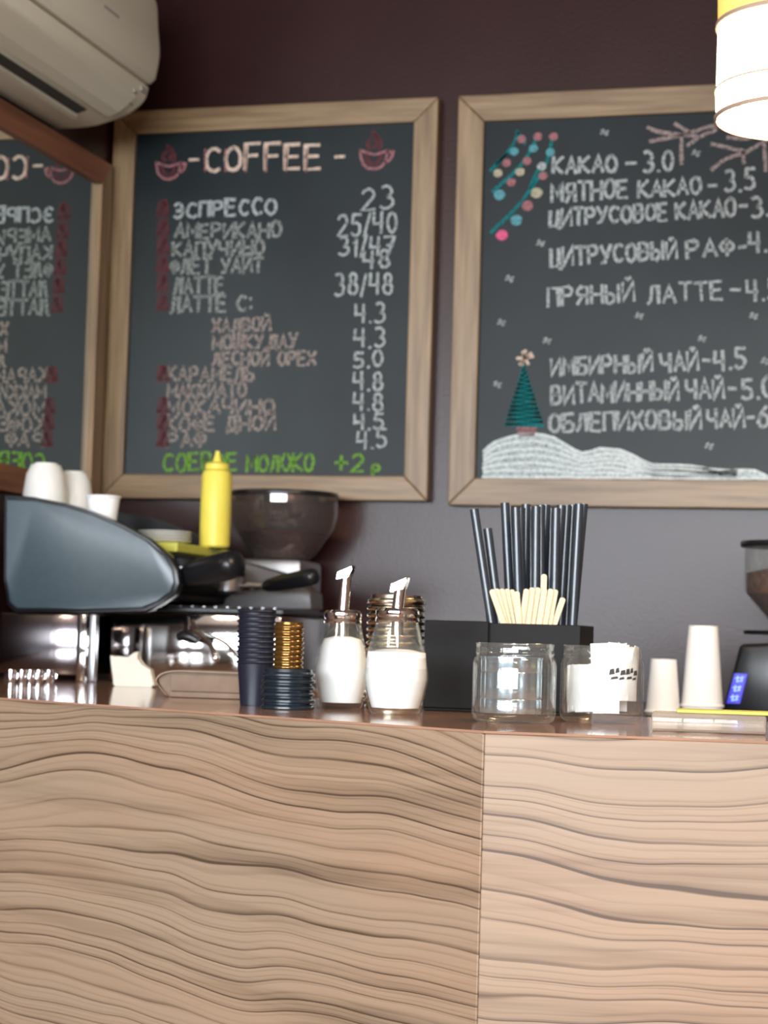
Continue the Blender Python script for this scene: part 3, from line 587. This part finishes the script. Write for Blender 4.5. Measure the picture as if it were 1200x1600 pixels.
# ---------------------------------------------------------------- things on the machine
def solid(bm, prof, th, seg=32):
    """open vessel: outer profile bottom to top with wall thickness th"""
    inner = [(max(.0, r-th), z) for r, z in prof if r > th][::-1]; inner = [(r, max(z, prof[0][1]+th)) for r, z in inner]
    lathe(bm, prof+inner+[(0, prof[0][1]+th)], seg)
def mug(label, x, y, z, r, h, group='white mugs upside down on the machine'):
    t = thing('porcelain_mug', label, 'mug', (x, y, z), random.uniform(0, 6), group)
    bm = bmesh.new(); lathe(bm, [(r, 0), (r*1.0, h*.25), (r*.97, h*.6), (r*.86, h*.86), (r*.66, h), (r*.5, h), (0, h*.985), (0, h*.93), (r*.8, h*.83), (r*.92, h*.5), (r-.004, 0)], 32, closed=False); fin('bowl', bm, 'white', t, True)
    bm = bmesh.new(); lathe(bm, [(r*.50, h), (r*.52, h+.004), (r*.44, h+.004), (r*.42, h)], 32, closed=True); fin('foot_ring', bm, 'white', t, True)
    return t
mA = at(75, 760, 'y', -.62); mB = at(116, 760, 'y', -.53)
zs = KC+.3005
mug('large white mug upside down, left one on the machine top', mA.x-.006, -.62, zs, .047, .142)
mug('large white mug upside down, right one beside the paper cup', mB.x-.002, -.53, zs, .043, .133)
def paper_cup(label, x, y, z, r_rim, r_base, h, up=True, m='paper', group=None, name='paper_cup', cat='cup', rim=.0028):
    t = thing(name, label, cat, (x, y, z), 0, group)
    bm = bmesh.new()
    if up:
        lathe(bm, [(0, .006), (r_base-.002, .006), (r_base-.001, 0), (r_base, 0), (r_rim, h-.002), (r_rim-.0012, h-.002), (r_base-.0015, .008), (0, .008)], 36); fin('wall', bm, m, t, True)
        zr = h
    else:
        lathe(bm, [(0, h-.006), (r_base-.002, h-.006), (r_base-.001, h), (r_base, h), (r_rim, .002), (r_rim-.0012, .002), (r_base-.0015, h-.008), (0, h-.008)], 36); fin('wall', bm, m, t, True)
        zr = rim
    bm = bmesh.new(); lathe(bm, [(r_rim+rim*math.cos(a*PI/4), zr-rim*.0+rim*math.sin(a*PI/4)) for a in range(8)], 36, closed=True); o = fin('rim', bm, m, t, True)
    return t
c = at(161, 800, 'y', -.655); paper_cup('white paper cup standing upright on the machine beside white mugs', c.x, -.655, zs, .0335, .025, .074)
# saucers
s0 = at(262, 850, 'y', -.50)
for i in range(4):
    t = thing('saucer', 'white saucer in the low stack beside the yellow bottle', 'saucer', (.30+.062, -.50, KC+.3003-.0145+i*.0062), 0, 'white saucers stacked by the yellow bottle')
    bm = bmesh.new(); lathe(bm, [(0, .001), (.03, .0), (.034, .002), (.056, .0085), (.0565, .010), (.034, .0045), (0, .003)], 32); fin('dish', bm, 'white', t, True)
# squeeze bottle
bq = at(335, 856, 'y', -.42)
sb = thing('squeeze_bottle', 'yellow plastic squeeze bottle with nozzle cap in front of the COFFEE board', 'bottle', (bq.x, -.42, KC+.2858))
hb = at(335, 733, 'y', -.42).z-at(335, 854, 'y', -.42).z
bm = bmesh.new(); lathe(bm, [(0, 0), (.029, 0), (.0325, .004), (.0330, hb*.5), (.0322, hb*.93), (.029, hb*.985), (.024, hb), (0, hb)], 36); fin('bottle_body', bm, 'yellow', sb, True)
bm = bmesh.new(); lathe(bm, [(.0, hb+.0004), (.0255, hb+.0004), (.0262, hb+.003), (.0262, hb+.011), (.024, hb+.014), (.0105, hb+.018), (.0085, hb+.024), (.0048, hb+.037), (.0048, hb+.041), (0, hb+.041)], 32); fin('nozzle_cap', bm, 'yellow', sb, True)

# ---------------------------------------------------------------- small things in front of the machine
for i, (px, w_) in enumerate(((17, .011), (34, .012), (47, .011), (60, .012), (76, .013))):
    p = at(px, 1067, 'z', KC)
    t = thing('shot_cup', 'tiny shiny steel cup in the row before the machine base', 'cup', (p.x, p.y, KC+.0003), 0, 'tiny steel cups by the machine')
    bm = bmesh.new(); solid(bm, [(0, 0), (w_*.62, 0), (w_*.72, .010), (w_*.78, .024), (w_*.82, .0245)], .0012, 24); fin('bowl', bm, 'chrome', t, True)
    bm = bmesh.new(); tube(bm, curve3([(w_*.7, 0, .020), (w_*1.15, 0, .018), (w_*1.15, 0, .008), (w_*.68, 0, .007)], 4), .0012, 8); fin('handle', bm, 'chrome', t, True)
# cream cut-out added in place of a white card reflection
p = at(206, 1073, 'z', KC)
cutout = thing('reflection_cutout', 'small cream cut-out with uneven top, standing in for a white reflection before the steel drip box', 'cutout', (p.x, p.y, KC+.0003), .06)
def pf(px, py): q = at(px, py, 'y', p.y); return (q.x-p.x, q.z-KC)
shape = [pf(177, 1071), pf(176, 1040), pf(172, 1024), pf(186, 1028), pf(200, 1029), pf(208, 1020), pf(216, 1018), pf(213, 1030), pf(220, 1040), pf(234, 1046), pf(240, 1072)]
shape = [(x, max(z, 0)) for x, z in shape]
bm = bmesh.new(); prism(bm, [(x, 0, z) for x, z in shape], (0, .02, 0), .002, 2); fin('cutout_body', bm, 'cream', cutout)
bm = bmesh.new(); prism(bm, [(shape[0][0]+.004, -.0016, .0), (shape[0][0]+.004, -.0016, .012), (shape[-1][0]-.004, -.0016, .012), (shape[-1][0]-.004, -.0016, 0)], (0, .0012, 0)); fin('bottom_fold', bm, 'cream', cutout)
# kraft napkin bundle
p = at(312, 1091, 'z', KC); kx = at(250, 1091, 'z', KC).x
nb = thing('napkin_bundle', 'folded kraft-brown napkin bundle lying left of the dark cup stack', 'napkins', (p.x, p.y, KC+.0003), .12)
kw = .072
lay = [(-kw*.72, .0), (-kw*.80, .006), (-kw*.92, .020), (-kw*.98, .028), (-kw*.90, .036), (-kw*.70, .0405), (kw, .0405), (kw, 0)]
bm = bmesh.new(); prism(bm, [(x, .004, z) for x, z in lay], (0, .09, 0), .002, 2); fin('napkin_core', bm, 'kraft', nb, True, .5)
for k, (z0, z1) in enumerate(((.0, .009), (.0095, .0365))):
    bm = bmesh.new(); box(bm, -kw*.66, kw*.995, -.002, .006, z0+.0003, z1, .0015); fin('folded_layer', bm, 'kraft', nb, True)
bm = bmesh.new(); tp = curve3([(-kw*.74, 0, .004), (-kw*.90, 0, .016), (-kw*.99, 0, .027), (-kw*.86, 0, .0375), (-kw*.55, 0, .0425), (0, 0, .0425), (kw*1.0, 0, .042)], 5)
L1 = [bm.verts.new((q.x, -.004, q.z)) for q in tp]; L2 = [bm.verts.new((q.x, .096, q.z)) for q in tp]
L3 = [bm.verts.new((q.x*.985, -.004, q.z-.0022)) for q in tp]; L4 = [bm.verts.new((q.x*.985, .096, q.z-.0022)) for q in tp]
for i in range(len(tp)-1):
    for A, B in ((L1, L2), (L4, L3), (L3, L1), (L2, L4)): bm.faces.new((A[i], A[i+1], B[i+1], B[i]))
for i in (0, -1): bm.faces.new((L1[i], L2[i], L4[i], L3[i]))
fin('top_flap', bm, 'kraft_l', nb, True)

# stack of navy-black cups
p = at(397, 1102, 'z', KC); n0 = 11
base = None
for i in range(n0):
    lab = 'navy-black ripple card cup nested in the tall dark stack right of the napkins'
    z = KC+.0003+i*.0074
    if base is None: base = t = paper_cup(lab.replace('nested in', 'at the foot of'), p.x, p.y, z, .0262, .0205, .062, True, 'navy', 'navy-black cups in the tall dark stack', 'card_cup', 'cup', .0022)
    else: t = copy_tree(base); t.location = (p.x+random.uniform(-.0008, .0008), p.y, z); t['label'] = lab.replace('nested in', 'topmost in') if i == n0-1 else lab
# stack of black lids with brown lids on top
p = at(449, 1108, 'z', KC)
def lidobj(name, label, x, y, z, r, h, m, group, seg=36):
    t = thing(name, label, 'lid', (x, y, z), 0, group)
    bm = bmesh.new(); lathe(bm, [(r*.97, 0), (r, h*.12), (r, h*.34), (r*.955, h*.5), (r*.90, h*.62), (r*.885, h), (r*.80, h*1.02), (r*.78, h*.8), (0, h*.8), (0, h*.72), (r*.80, h*.72), (r*.86, h*.5), (r*.94, h*.05)], seg, closed=False); fin('lid_shell', bm, m, t, True, .7)
    return t
b0 = None
for i in range(6):
    z = KC+.0003+i*.0090
    if b0 is None: b0 = lidobj('cup_lid', 'black plastic cup lid in the wide low stack on the counter', p.x, p.y, z, .0375, .0105, 'lid', 'wide black lids stacked low')
    else: t = copy_tree(b0); t.location = (p.x+random.uniform(-.001, .001), p.y+.001, z); t['label'] = ('lowest black lid of the wide low stack, resting on the worktop', 'second black lid from the bottom of the wide low stack', 'third black lid from the bottom of the wide low stack', 'third black lid from the top of the wide low stack', 'second black lid from the top of the wide low stack', 'topmost black lid of the wide low stack, beneath the small lids')[i]
b0['label'] = 'lowest black lid of the wide low stack, resting on the worktop'
zt = KC+.0003+5*.0090+.0108
b1 = None; pg = at(449, 1040, 'd', 2.78)
for i in range(9):
    z = zt+i*.0070
    if b1 is None: b1 = lidobj('small_lid', 'small shiny amber-brown lid stacked on top of the black lids', p.x-.001, p.y, z, .0215, .0088, 'gold', 'small amber-brown lids on the black lids')
    else: t = copy_tree(b1); t.location = (p.x-.001+random.uniform(-.0006, .0006), p.y, z)
    if i == 8: t['label'] = 'topmost small amber-brown lid of the slim stack beside the dark cups'
    elif i: t['label'] = 'small shiny amber-brown lid in the middle of the slim stack'
b1['label'] = 'lowest small amber-brown lid, resting on the wide black lids'
# shiny lids behind the sugar dispensers
sd = at(615, 1106, 'y', -1.565)
sl = None; zz = KC+.0003
for i in range(16):
    if sl is None: sl = lidobj('shiny_lid', 'shiny silver-gold ribbed lid in the tall stack behind the sugar dispensers', sd.x, sd.y, zz, .0430, .0130, 'silver', 'silver-gold lids stacked behind the dispensers', 40)
    else: t = copy_tree(sl); t.location = (sd.x, sd.y, zz+i*.0102)
    if i == 15: t['label'] = 'topmost shiny silver-gold lid behind the right sugar dispenser'

# ---------------------------------------------------------------- sugar dispensers
def dispenser(label, px, pyb, hpx, wide, fill, tube_h, rz, lean=0):
    p = at(px, pyb, 'z', KC)
    t = thing('sugar_dispenser', label, 'sugar dispenser', (p.x, p.y, KC+.0003), rz, 'glass sugar dispensers')
    H = .124*hpx; W = wide
    outp = [(0, 0), (W*.72, 0), (W*.78, .003), (W*.90, H*.20), (W, H*.38), (W*.985, H*.46), (W*.86, H*.70), (W*.69, H*.93), (W*.64, H)]
    inp = [(W*.60, H), (W*.65, H*.925), (W*.82, H*.70), (W*.945, H*.46), (W*.955, H*.38), (W*.86, H*.21), (W*.74, .008), (0, .007)]
    bm = bmesh.new(); lathe(bm, outp+inp, 48); fin('glass_body', bm, 'glass', t, True, 1.2)
    sp = [(0, .0078), (W*.728, .0086), (W*.85, H*.21), (W*.945, H*.38), (W*.935, H*.46)]
    if fill > .55: sp += [(W*.81, H*.70)] if fill > .7 else []
    fr = {True: W*.81-(fill-.70)*H*.45, False: W*.9}[fill > .7]
    sp += [(fr, H*fill), (fr*.5, H*(fill+.03)), (0, H*(fill+.04))]
    bm = bmesh.new(); lathe(bm, sp, 40); fin('sugar_fill', bm, 'sugar', t, True, 1.2)
    bm = bmesh.new(); a = W*.66
    lathe(bm, [(0, H+.002), (a, H+.001), (a*1.03, H-.002), (a*1.05, H+.000), (a*1.0, H+.004), (a*1.05, H+.008), (a*1.03, H+.013), (a*.9, H+.0165), (W*.25, H+.018), (0, H+.018)], 40); lid = fin('screw_lid', bm, 'chrome', t, True, .5)
    bm = bmesh.new(); tube(bm, [(0, 0, H-.02), (0, 0, H+.018), (.0015, 0, H+.018+tube_h*.55), (.003, 0, H+.018+tube_h)], .0082, 18); fin('pour_tube', bm, 'chrome', t, True, .9)
    bm = bmesh.new(); ztop = H+.018+tube_h
    prism(bm, [(-.011, -.0090, ztop-.010), (-.009, -.0090, ztop+.002), (.014, -.0090, ztop+.012), (.013, -.0090, ztop+.006), (.009, -.0090, ztop-.006)], (0, .018, 0), .0012, 1); fin('spout_flap', bm, 'chrome', t)
    return t
dispenser('glass sugar dispenser with taller pouring tube, left of the pair', 532, 1107, 1.0, .0395, .80, .052, 0)
dispenser('glass sugar dispenser with short slanted spout, right of the pair', 617, 1116, 1.02, .0440, .66, .030, .0)

# ---------------------------------------------------------------- straw and stirrer holder
HY_ = -1.60
hl, hr = at(663, 1000, 'y', HY_).x, at(907, 1000, 'y', HY_).x; hm = at(764, 1000, 'y', HY_).x
ht = at(780, 974, 'y', HY_).z-KC
ho = thing('straw_holder', 'black two-compartment holder box with straws behind the glass jars', 'holder', (hl, HY_, KC+.0003))
W1, W2 = hm-hl, hr-hl; D_ = .115
def ob(name, *b, m='black_m', bev=.001): bm = bmesh.new(); box(bm, *b, bev, 1); return fin(name, bm, m, ho)
ob('floor_plate', 0, W2, 0, D_, 0, .004)
ob('front_wall', 0, W1-.001, 0, .004, .0042, ht+.002); ob('front_wall', W1+.001, W2, 0, .004, .0042, ht)
ob('back_wall', 0, W2, D_-.004, D_, .0042, ht); ob('side_wall', 0, .004, .0042, D_-.0042, .0042, ht+.002); ob('side_wall', W2-.004, W2, .0042, D_-.0042, .0042, ht)
ob('divider', W1-.002, W1+.002, .0042, D_-.0042, .0042, ht)
def sx(px, py, y): q = at(px, py, 'y', y); return q
straw0 = None; zb = KC+.006
specs = [(741, 796, 768), (762, 826, 781)]
tops = [789, 797, 806, 813, 822, 829, 838, 845, 853, 861, 869, 877, 886, 895, 905, 912]
for i, tx in enumerate(tops):
    specs.append((tx, 786+random.uniform(-1, 9), 796+(tx-789)*.82+random.uniform(-4, 4)))
for i, (tx, ty, bx_) in enumerate(specs):
    yy = HY_+.045+.013*(i % 4) + (0.0 if i > 1 else -.02)
    T = at(tx, ty, 'y', yy); B = at(bx_, 975, 'y', yy); dr = (T-B).normalized(); base_ = B-dr*((B.z-zb)/dr.z)
    base_.x = min(max(base_.x, hl+W1+.012), hl+W2-.012); dr = (T-base_); L_ = dr.length; dr.normalize()
    if straw0 is None:
        bm = bmesh.new(); r_ = .0066
        lathe(bm, [(r_, 0), (r_, 1), (r_*.86, 1), (r_*.86, 0)], 16, closed=True); straw0 = o = fin('straw', bm, 'straw', None, True, .8)
    else: o = straw0.copy(); COL.objects.link(o)
    o.location = base_; o.rotation_mode = 'QUATERNION'; o.rotation_quaternion = Vector((0, 0, 1)).rotation_difference(dr); o.scale = (1, 1, L_)
    if i == 0: tag(o, 'black straw leaning furthest left out of the holder', 'straw')
    elif i == 1: tag(o, 'shorter black straw leaning left beside the leftmost one', 'straw')
    else: tag(o, 'thick black drinking straw standing in the upright bunch', 'straw', 'upright black straws in the holder')
    if i < 2: o['group'] = 'leaning black straws in the holder'
st0 = None
sts = [(768, 921, 787), (775, 920, 790), (783, 920, 795), (791, 920, 801), (799, 921, 806), (807, 924, 811), (823, 920, 815), (832, 918, 824), (841, 918, 832), (850, 897, 848), (851, 919, 842), (861, 920, 851), (868, 921, 858), (880, 934, 866)]
for i, (tx, ty, bx_) in enumerate(sts):
    yy = HY_+.010+.0045*(i % 5)
    T = at(tx, ty, 'y', yy); B = at(bx_, 975, 'y', yy); dr = (T-B).normalized(); bz = B-dr*((B.z-(KC+.03))/dr.z); L_ = (T-bz).length
    if st0 is None:
        bm = bmesh.new(); wv = .0042; pts = [(-wv, 0, 0), (wv, 0, 0)]+[(wv*math.cos(a), 0, 1-.02+.02*math.sin(a)) for a in (0, .5, 1.05, 1.57, 2.1, 2.64, PI)]
        prism(bm, pts, (0, .0014, 0)); st0 = o = fin('stir_stick', bm, 'birch')
    else: o = st0.copy(); COL.objects.link(o)
    o.location = bz; o.rotation_euler = (0, math.atan2(dr.x, dr.z), 0); o.scale = (1, 1, L_)
    if i == 9: tag(o, 'pale wooden stir stick poking highest, before the straws', 'stirrer', 'wooden stir sticks')
    elif i == 13: tag(o, 'pale wooden stir stick leaning furthest right of the sticks', 'stirrer', 'wooden stir sticks')
    elif i < 6: tag(o, 'pale wooden stir stick in the left fan of the sticks', 'stirrer', 'wooden stir sticks in the left fan')
    else: tag(o, 'pale wooden stir stick in the middle bunch of the sticks', 'stirrer', 'wooden stir sticks in the middle bunch')

# ---------------------------------------------------------------- glass jars
def jar(label, px, pyb, r, h):
    p = at(px, pyb, 'z', KC)
    t = thing('glass_jar', label, 'jar', (p.x, p.y, KC+.0003), 0, 'wide open glass jars')
    outp = [(0, .001), (r*.86, .0), (r*.97, .004), (r, .012), (r, h*.74), (r*.97, h*.80), (r*.925, h*.83), (r*.925, h*.86), (r*.955, h*.875), (r*.925, h*.89), (r*.925, h*.97), (r*.945, h*.985), (r*.93, h)]
    inp = [(r*.90, h), (r*.885, h*.97), (r*.885, h*.83), (r*.93, h*.78), (r*.955, h*.73), (r*.955, .018), (r*.90, .012), (0, .011)]
    bm = bmesh.new(); lathe(bm, outp+inp, 56); fin('glass_wall', bm, 'glass', t, True, 1.2)
    return t, p
j1, p1 = jar('open glass jar holding a blue-grey metal tin, left of the two', 802, 1129, .0535, .1005)
j2, p2 = jar('open glass jar filled with white sugar sachets, right of the two', 939, 1129, .0545, .1005)
tin = thing('metal_tin', 'ribbed blue-grey metal tin standing inside the left glass jar', 'tin', (p1.x-.004, p1.y, KC+.0120))
bm = bmesh.new(); rr = .039
solid(bm, [(0, 0), (rr-.001, 0), (rr, .002), (rr, .016), (rr*.975, .018), (rr, .020), (rr, .050), (rr*.975, .052), (rr, .054), (rr, .068), (rr*1.02, .069), (rr*1.02, .071)], .0015, 84)
for v in bm.verts:
    k_ = 1+.022*math.cos(14*math.atan2(v.co.y, v.co.x)); v.co.x *= k_; v.co.y *= k_
fin('can_wall', bm, 'foil', tin, True, .5)
sac = None; k = 0
def sachet():
    t = thing('sugar_sachet', '', 'sachet', (0, 0, 0)); nx, nz = 6, 5; w_, h_ = .034, .060
    bm = bmesh.new(); A = {}; B = {}
    for i in range(nx+1):
        for j in range(nz+1):
            u, v = i/nx*2-1, j/nz*2-1; puff = .0035*(1-u**4)*(1-v**4)+.0003
            A[i, j] = bm.verts.new((u*w_/2, -puff, (v+1)*h_/2)); B[i, j] = bm.verts.new((u*w_/2, puff, (v+1)*h_/2))
    for i in range(nx):
        for j in range(nz):
            bm.faces.new((A[i, j], A[i+1, j], A[i+1, j+1], A[i, j+1])); bm.faces.new((B[i, j], B[i, j+1], B[i+1, j+1], B[i+1, j]))
    for i in range(nx):
        bm.faces.new((A[i, 0], B[i, 0], B[i+1, 0], A[i+1, 0])); bm.faces.new((A[i, nz], A[i+1, nz], B[i+1, nz], B[i, nz]))
    for j in range(nz):
        bm.faces.new((A[0, j], A[0, j+1], B[0, j+1], B[0, j])); bm.faces.new((A[nx, j], B[nx, j], B[nx, j+1], A[nx, j+1]))
    fin('paper_sleeve', bm, 'paper', t, True)
    return t
def printed(t):
    bm = bmesh.new()
    for a, b, c_, d_ in ((-.012, .034, -.004, .042), (-.003, .036, .003, .043), (.004, .033, .012, .040), (-.010, .028, .001, .032), (.002, .027, .010, .031)):
        prism(bm, [(a, -.0042, b), (c_, -.0042, b+.001), (c_-.001, -.0042, d_), (a+.0015, -.0042, d_-.001)], (0, .0006, 0))
    o = fin('dark_print', bm, 'print', t); return o
sp_ = sachet(); places = []
for a in range(20):
    ang = a*PI/10-PI/2; places.append((.041*math.cos(ang), .041*math.sin(ang), ang+PI/2, (.0 if math.cos(ang) < .35 else .026)))
for a in range(10):
    ang = a*PI/5; places.append((.026*math.cos(ang), .026*math.sin(ang), ang+PI/2, .0 if math.cos(ang) < .2 else .030))
for i, (dx, dy, rz, dz) in enumerate(places):
    t = sp_ if i == 0 else copy_tree(sp_)
    t.location = (p2.x+dx, p2.y+dy, KC+.0126+dz+random.uniform(0, .003)); t.rotation_euler = (random.uniform(-.06, .06), random.uniform(-.12, .12), rz)
    if dz > 0: t['label'] = 'white sugar sachet heaped high on the right side inside the jar'; t['group'] = 'white sugar sachets heaped at the right'
    else: t['label'] = 'white sugar sachet standing low in the right glass jar'; t['group'] = 'white sugar sachets standing low in the jar'
    t['category'] = 'sachet'
for i in range(2):
    t = copy_tree(sp_); printed(t); ang = -PI/2+.62+i*.46
    t.location = (p2.x+.0435*math.cos(ang), p2.y+.0435*math.sin(ang), KC+.030); t.rotation_euler = (0, random.uniform(-.1, .1), ang+PI/2)
    t['label'] = 'white sugar sachet with dark print against the glass of the right jar'; t['category'] = 'sachet'; t['group'] = 'printed sachets against the glass'

# ---------------------------------------------------------------- right end: cups, tray, grinder
BZ = 1.08
c1 = at(1037, 1030, 'y', -.72); paper_cup('small white paper cup upside down right of the sachet jar', c1.x, -.72, BZ+.0003, .0315, .0235, c1.z-BZ-.0003, False)
c2 = at(1099, 978, 'y', -.68); hh = c2.z-BZ-.0003
paper_cup('tall white paper cup upside down, the outer one over the other', c2.x, -.68, BZ+.0130, .0385, .0272, hh-.0127, False, 'paper', 'tall white paper cups upside down')
paper_cup('tall white paper cup upside down with only its rim showing underneath', c2.x, -.68, BZ+.0003, .0385, .0262, hh-.016, False, 'paper', 'tall white paper cups upside down')
ty = at(1107, 1146, 'z', KC)
tr = thing('clear_box', 'low clear plastic box near the counter edge, yellow-green lid on top', 'box', (ty.x, ty.y, KC+.0003), .11)
bw = .068; bh = .0225
bm = bmesh.new(); box(bm, -bw, bw, 0, .075, 0, bh, .003);
fin('clear_tub', bm, 'acrylic', tr, True, .5)
bm = bmesh.new(); box(bm, -bw+.030, bw+.030, .008, .068, bh+.0003, bh+.0042, .0012); fin('flat_lid', bm, 'lime', tr)
bm = bmesh.new(); box(bm, -bw+.002, bw-.002, -.0022, -.0002, .0015, .0035); fin('seam_strip', bm, 'kraft', tr)
# right grinder
gp = at(1232, 1000, 'y', -.48)
gr = thing('coffee_grinder', 'black coffee grinder with blue display at the right picture edge', 'coffee grinder', (gp.x, -.48, BZ+.0003))
def gz(py): return at(1200, py, 'y', -.48).z-BZ
def gx(px, py=1000, y=-.60): return at(px, py, 'y', y).x-gp.x
bl, bt = gx(1128, 1105, -.56), gx(1156, 1006, -.56); z_t = gz(1008); 
bm = bmesh.new(); prism(bm, [(bl, -.08, 0), (bt, -.08, z_t), (-bt*.9, -.08, z_t+.01), (-bl, -.08, 0)], (0, .18, 0), .008, 3); fin('grinder_body', bm, 'black', gr, True, .5)
bm = bmesh.new(); A0 = Vector((bl+.006, 0, .02)); 
def fpt(u, v): x = (bl+(bt-bl)*v)+.004+u*.026; return (x, -.0822, v*z_t)
v0, v1 = (gz(1100))/z_t, gz(1053)/z_t
prism(bm, [fpt(0, v0), fpt(1, v0), fpt(1, v1), fpt(0, v1)], (0, -.0022, 0), .0006, 1); dsp = fin('display', bm, 'led', gr)
for k in range(3):
    v = v0+(v1-v0)*(.18+.31*k); bm = bmesh.new(); q = Vector(fpt(.5, v))
    for s_ in (((-.008, .002), (.008, .004)), ((-.006, -.004), (.006, -.002)), ((-.004, -.005), (-.003, .007)), ((.004, -.004), (.005, .006))):
        a_, b_ = Vector((s_[0][0], 0, s_[0][1])), Vector((s_[1][0], 0, s_[1][1]))
        tube(bm, [q+a_+Vector((0, -.0028, 0)), q+b_+Vector((0, -.0028, 0))], .0011, 6)
    fin('digit', bm, 'led_b', dsp)
ro = -gx(1163, 890, -.48)
bm = bmesh.new(); lathe(bm, [(0, gz(992)), (ro*.98, gz(992)), (ro, gz(986)), (0, gz(985))], 40); fin('collar', bm, 'black', gr, True)
bm = bmesh.new(); lathe(bm, [(0, z_t+.006), (ro*.42, z_t+.006), (ro*.42, gz(993)), (0, gz(993))], 30); fin('throat', bm, 'chrome', gr, True)
bm = bmesh.new(); lathe(bm, [(ro*.30, gz(984)), (ro*.42, gz(972)), (ro*.98, gz(925)), (ro, gz(918)), (ro, gz(856)), (ro-.002, gz(856)), (ro-.002, gz(917)), (ro*.96, gz(927)), (ro*.38, gz(973)), (ro*.27, gz(983))], 48, closed=True); hp = fin('bean_hopper', bm, 'hopper_clear', gr, True, .5)
bm = bmesh.new(); lathe(bm, [(0, gz(976)), (ro*.34, gz(974)), (ro*.93, gz(929)), (ro*.945, gz(918)), (ro*.94, gz(896)), (ro*.5, gz(889)), (0, gz(887))], 48); fin('coffee_beans', bm, 'beans', gr, True)
bm = bmesh.new(); lathe(bm, [(0, gz(856)), (ro*1.08, gz(856)), (ro*1.1, gz(852)), (ro*1.08, gz(847)), (ro*.3, gz(845)), (0, gz(845))], 40); fin('hopper_lid', bm, 'black', gr, True)

# left grinder behind the machine
lp = at(441, 900, 'y', -.135)
gl = thing('coffee_grinder', 'steel coffee grinder with smoky bean hopper behind the espresso machine', 'coffee grinder', (lp.x, -.135, KC+.0003))
def lz(py): return at(441, py, 'y', -.135).z-KC
rl = (at(521, 800, 'y', -.135).x-at(362, 800, 'y', -.135).x)/2
bm = bmesh.new(); box(bm, -.10, .085, -.09, .085, 0, .10, .006); box(bm, -.085, .07, -.085, .08, .10, lz(876), .012); fin('grinder_body', bm, 'steel_b', gl, True, .5)
bm = bmesh.new(); box(bm, -.03, .065, -.092, -.086, .13, .19, .002); fin('doser_front', bm, 'steel_d', gl)
bm = bmesh.new(); lathe(bm, [(rl*.50, lz(874)), (rl*.62, lz(866)), (rl*.94, lz(825)), (rl, lz(805)), (rl, lz(778)), (rl-.002, lz(778)), (rl-.002, lz(806)), (rl*.91, lz(827)), (rl*.58, lz(868)), (rl*.47, lz(874))], 56, closed=True); fin('bean_hopper', bm, 'glass_g', gl, True, .6)
bm = bmesh.new(); lathe(bm, [(0, lz(873)), (rl*.46, lz(873)), (rl*.56, lz(865)), (rl*.86, lz(834)), (rl*.5, lz(828)), (0, lz(824))], 48); fin('coffee_beans', bm, 'beans', gl, True)
bm = bmesh.new(); lathe(bm, [(0, lz(778)), (rl*1.01, lz(778)), (rl*1.02, lz(774)), (rl*1.0, lz(770)), (rl*.3, lz(768)), (0, lz(768))], 48); fin('hopper_lid', bm, 'black', gl, True)
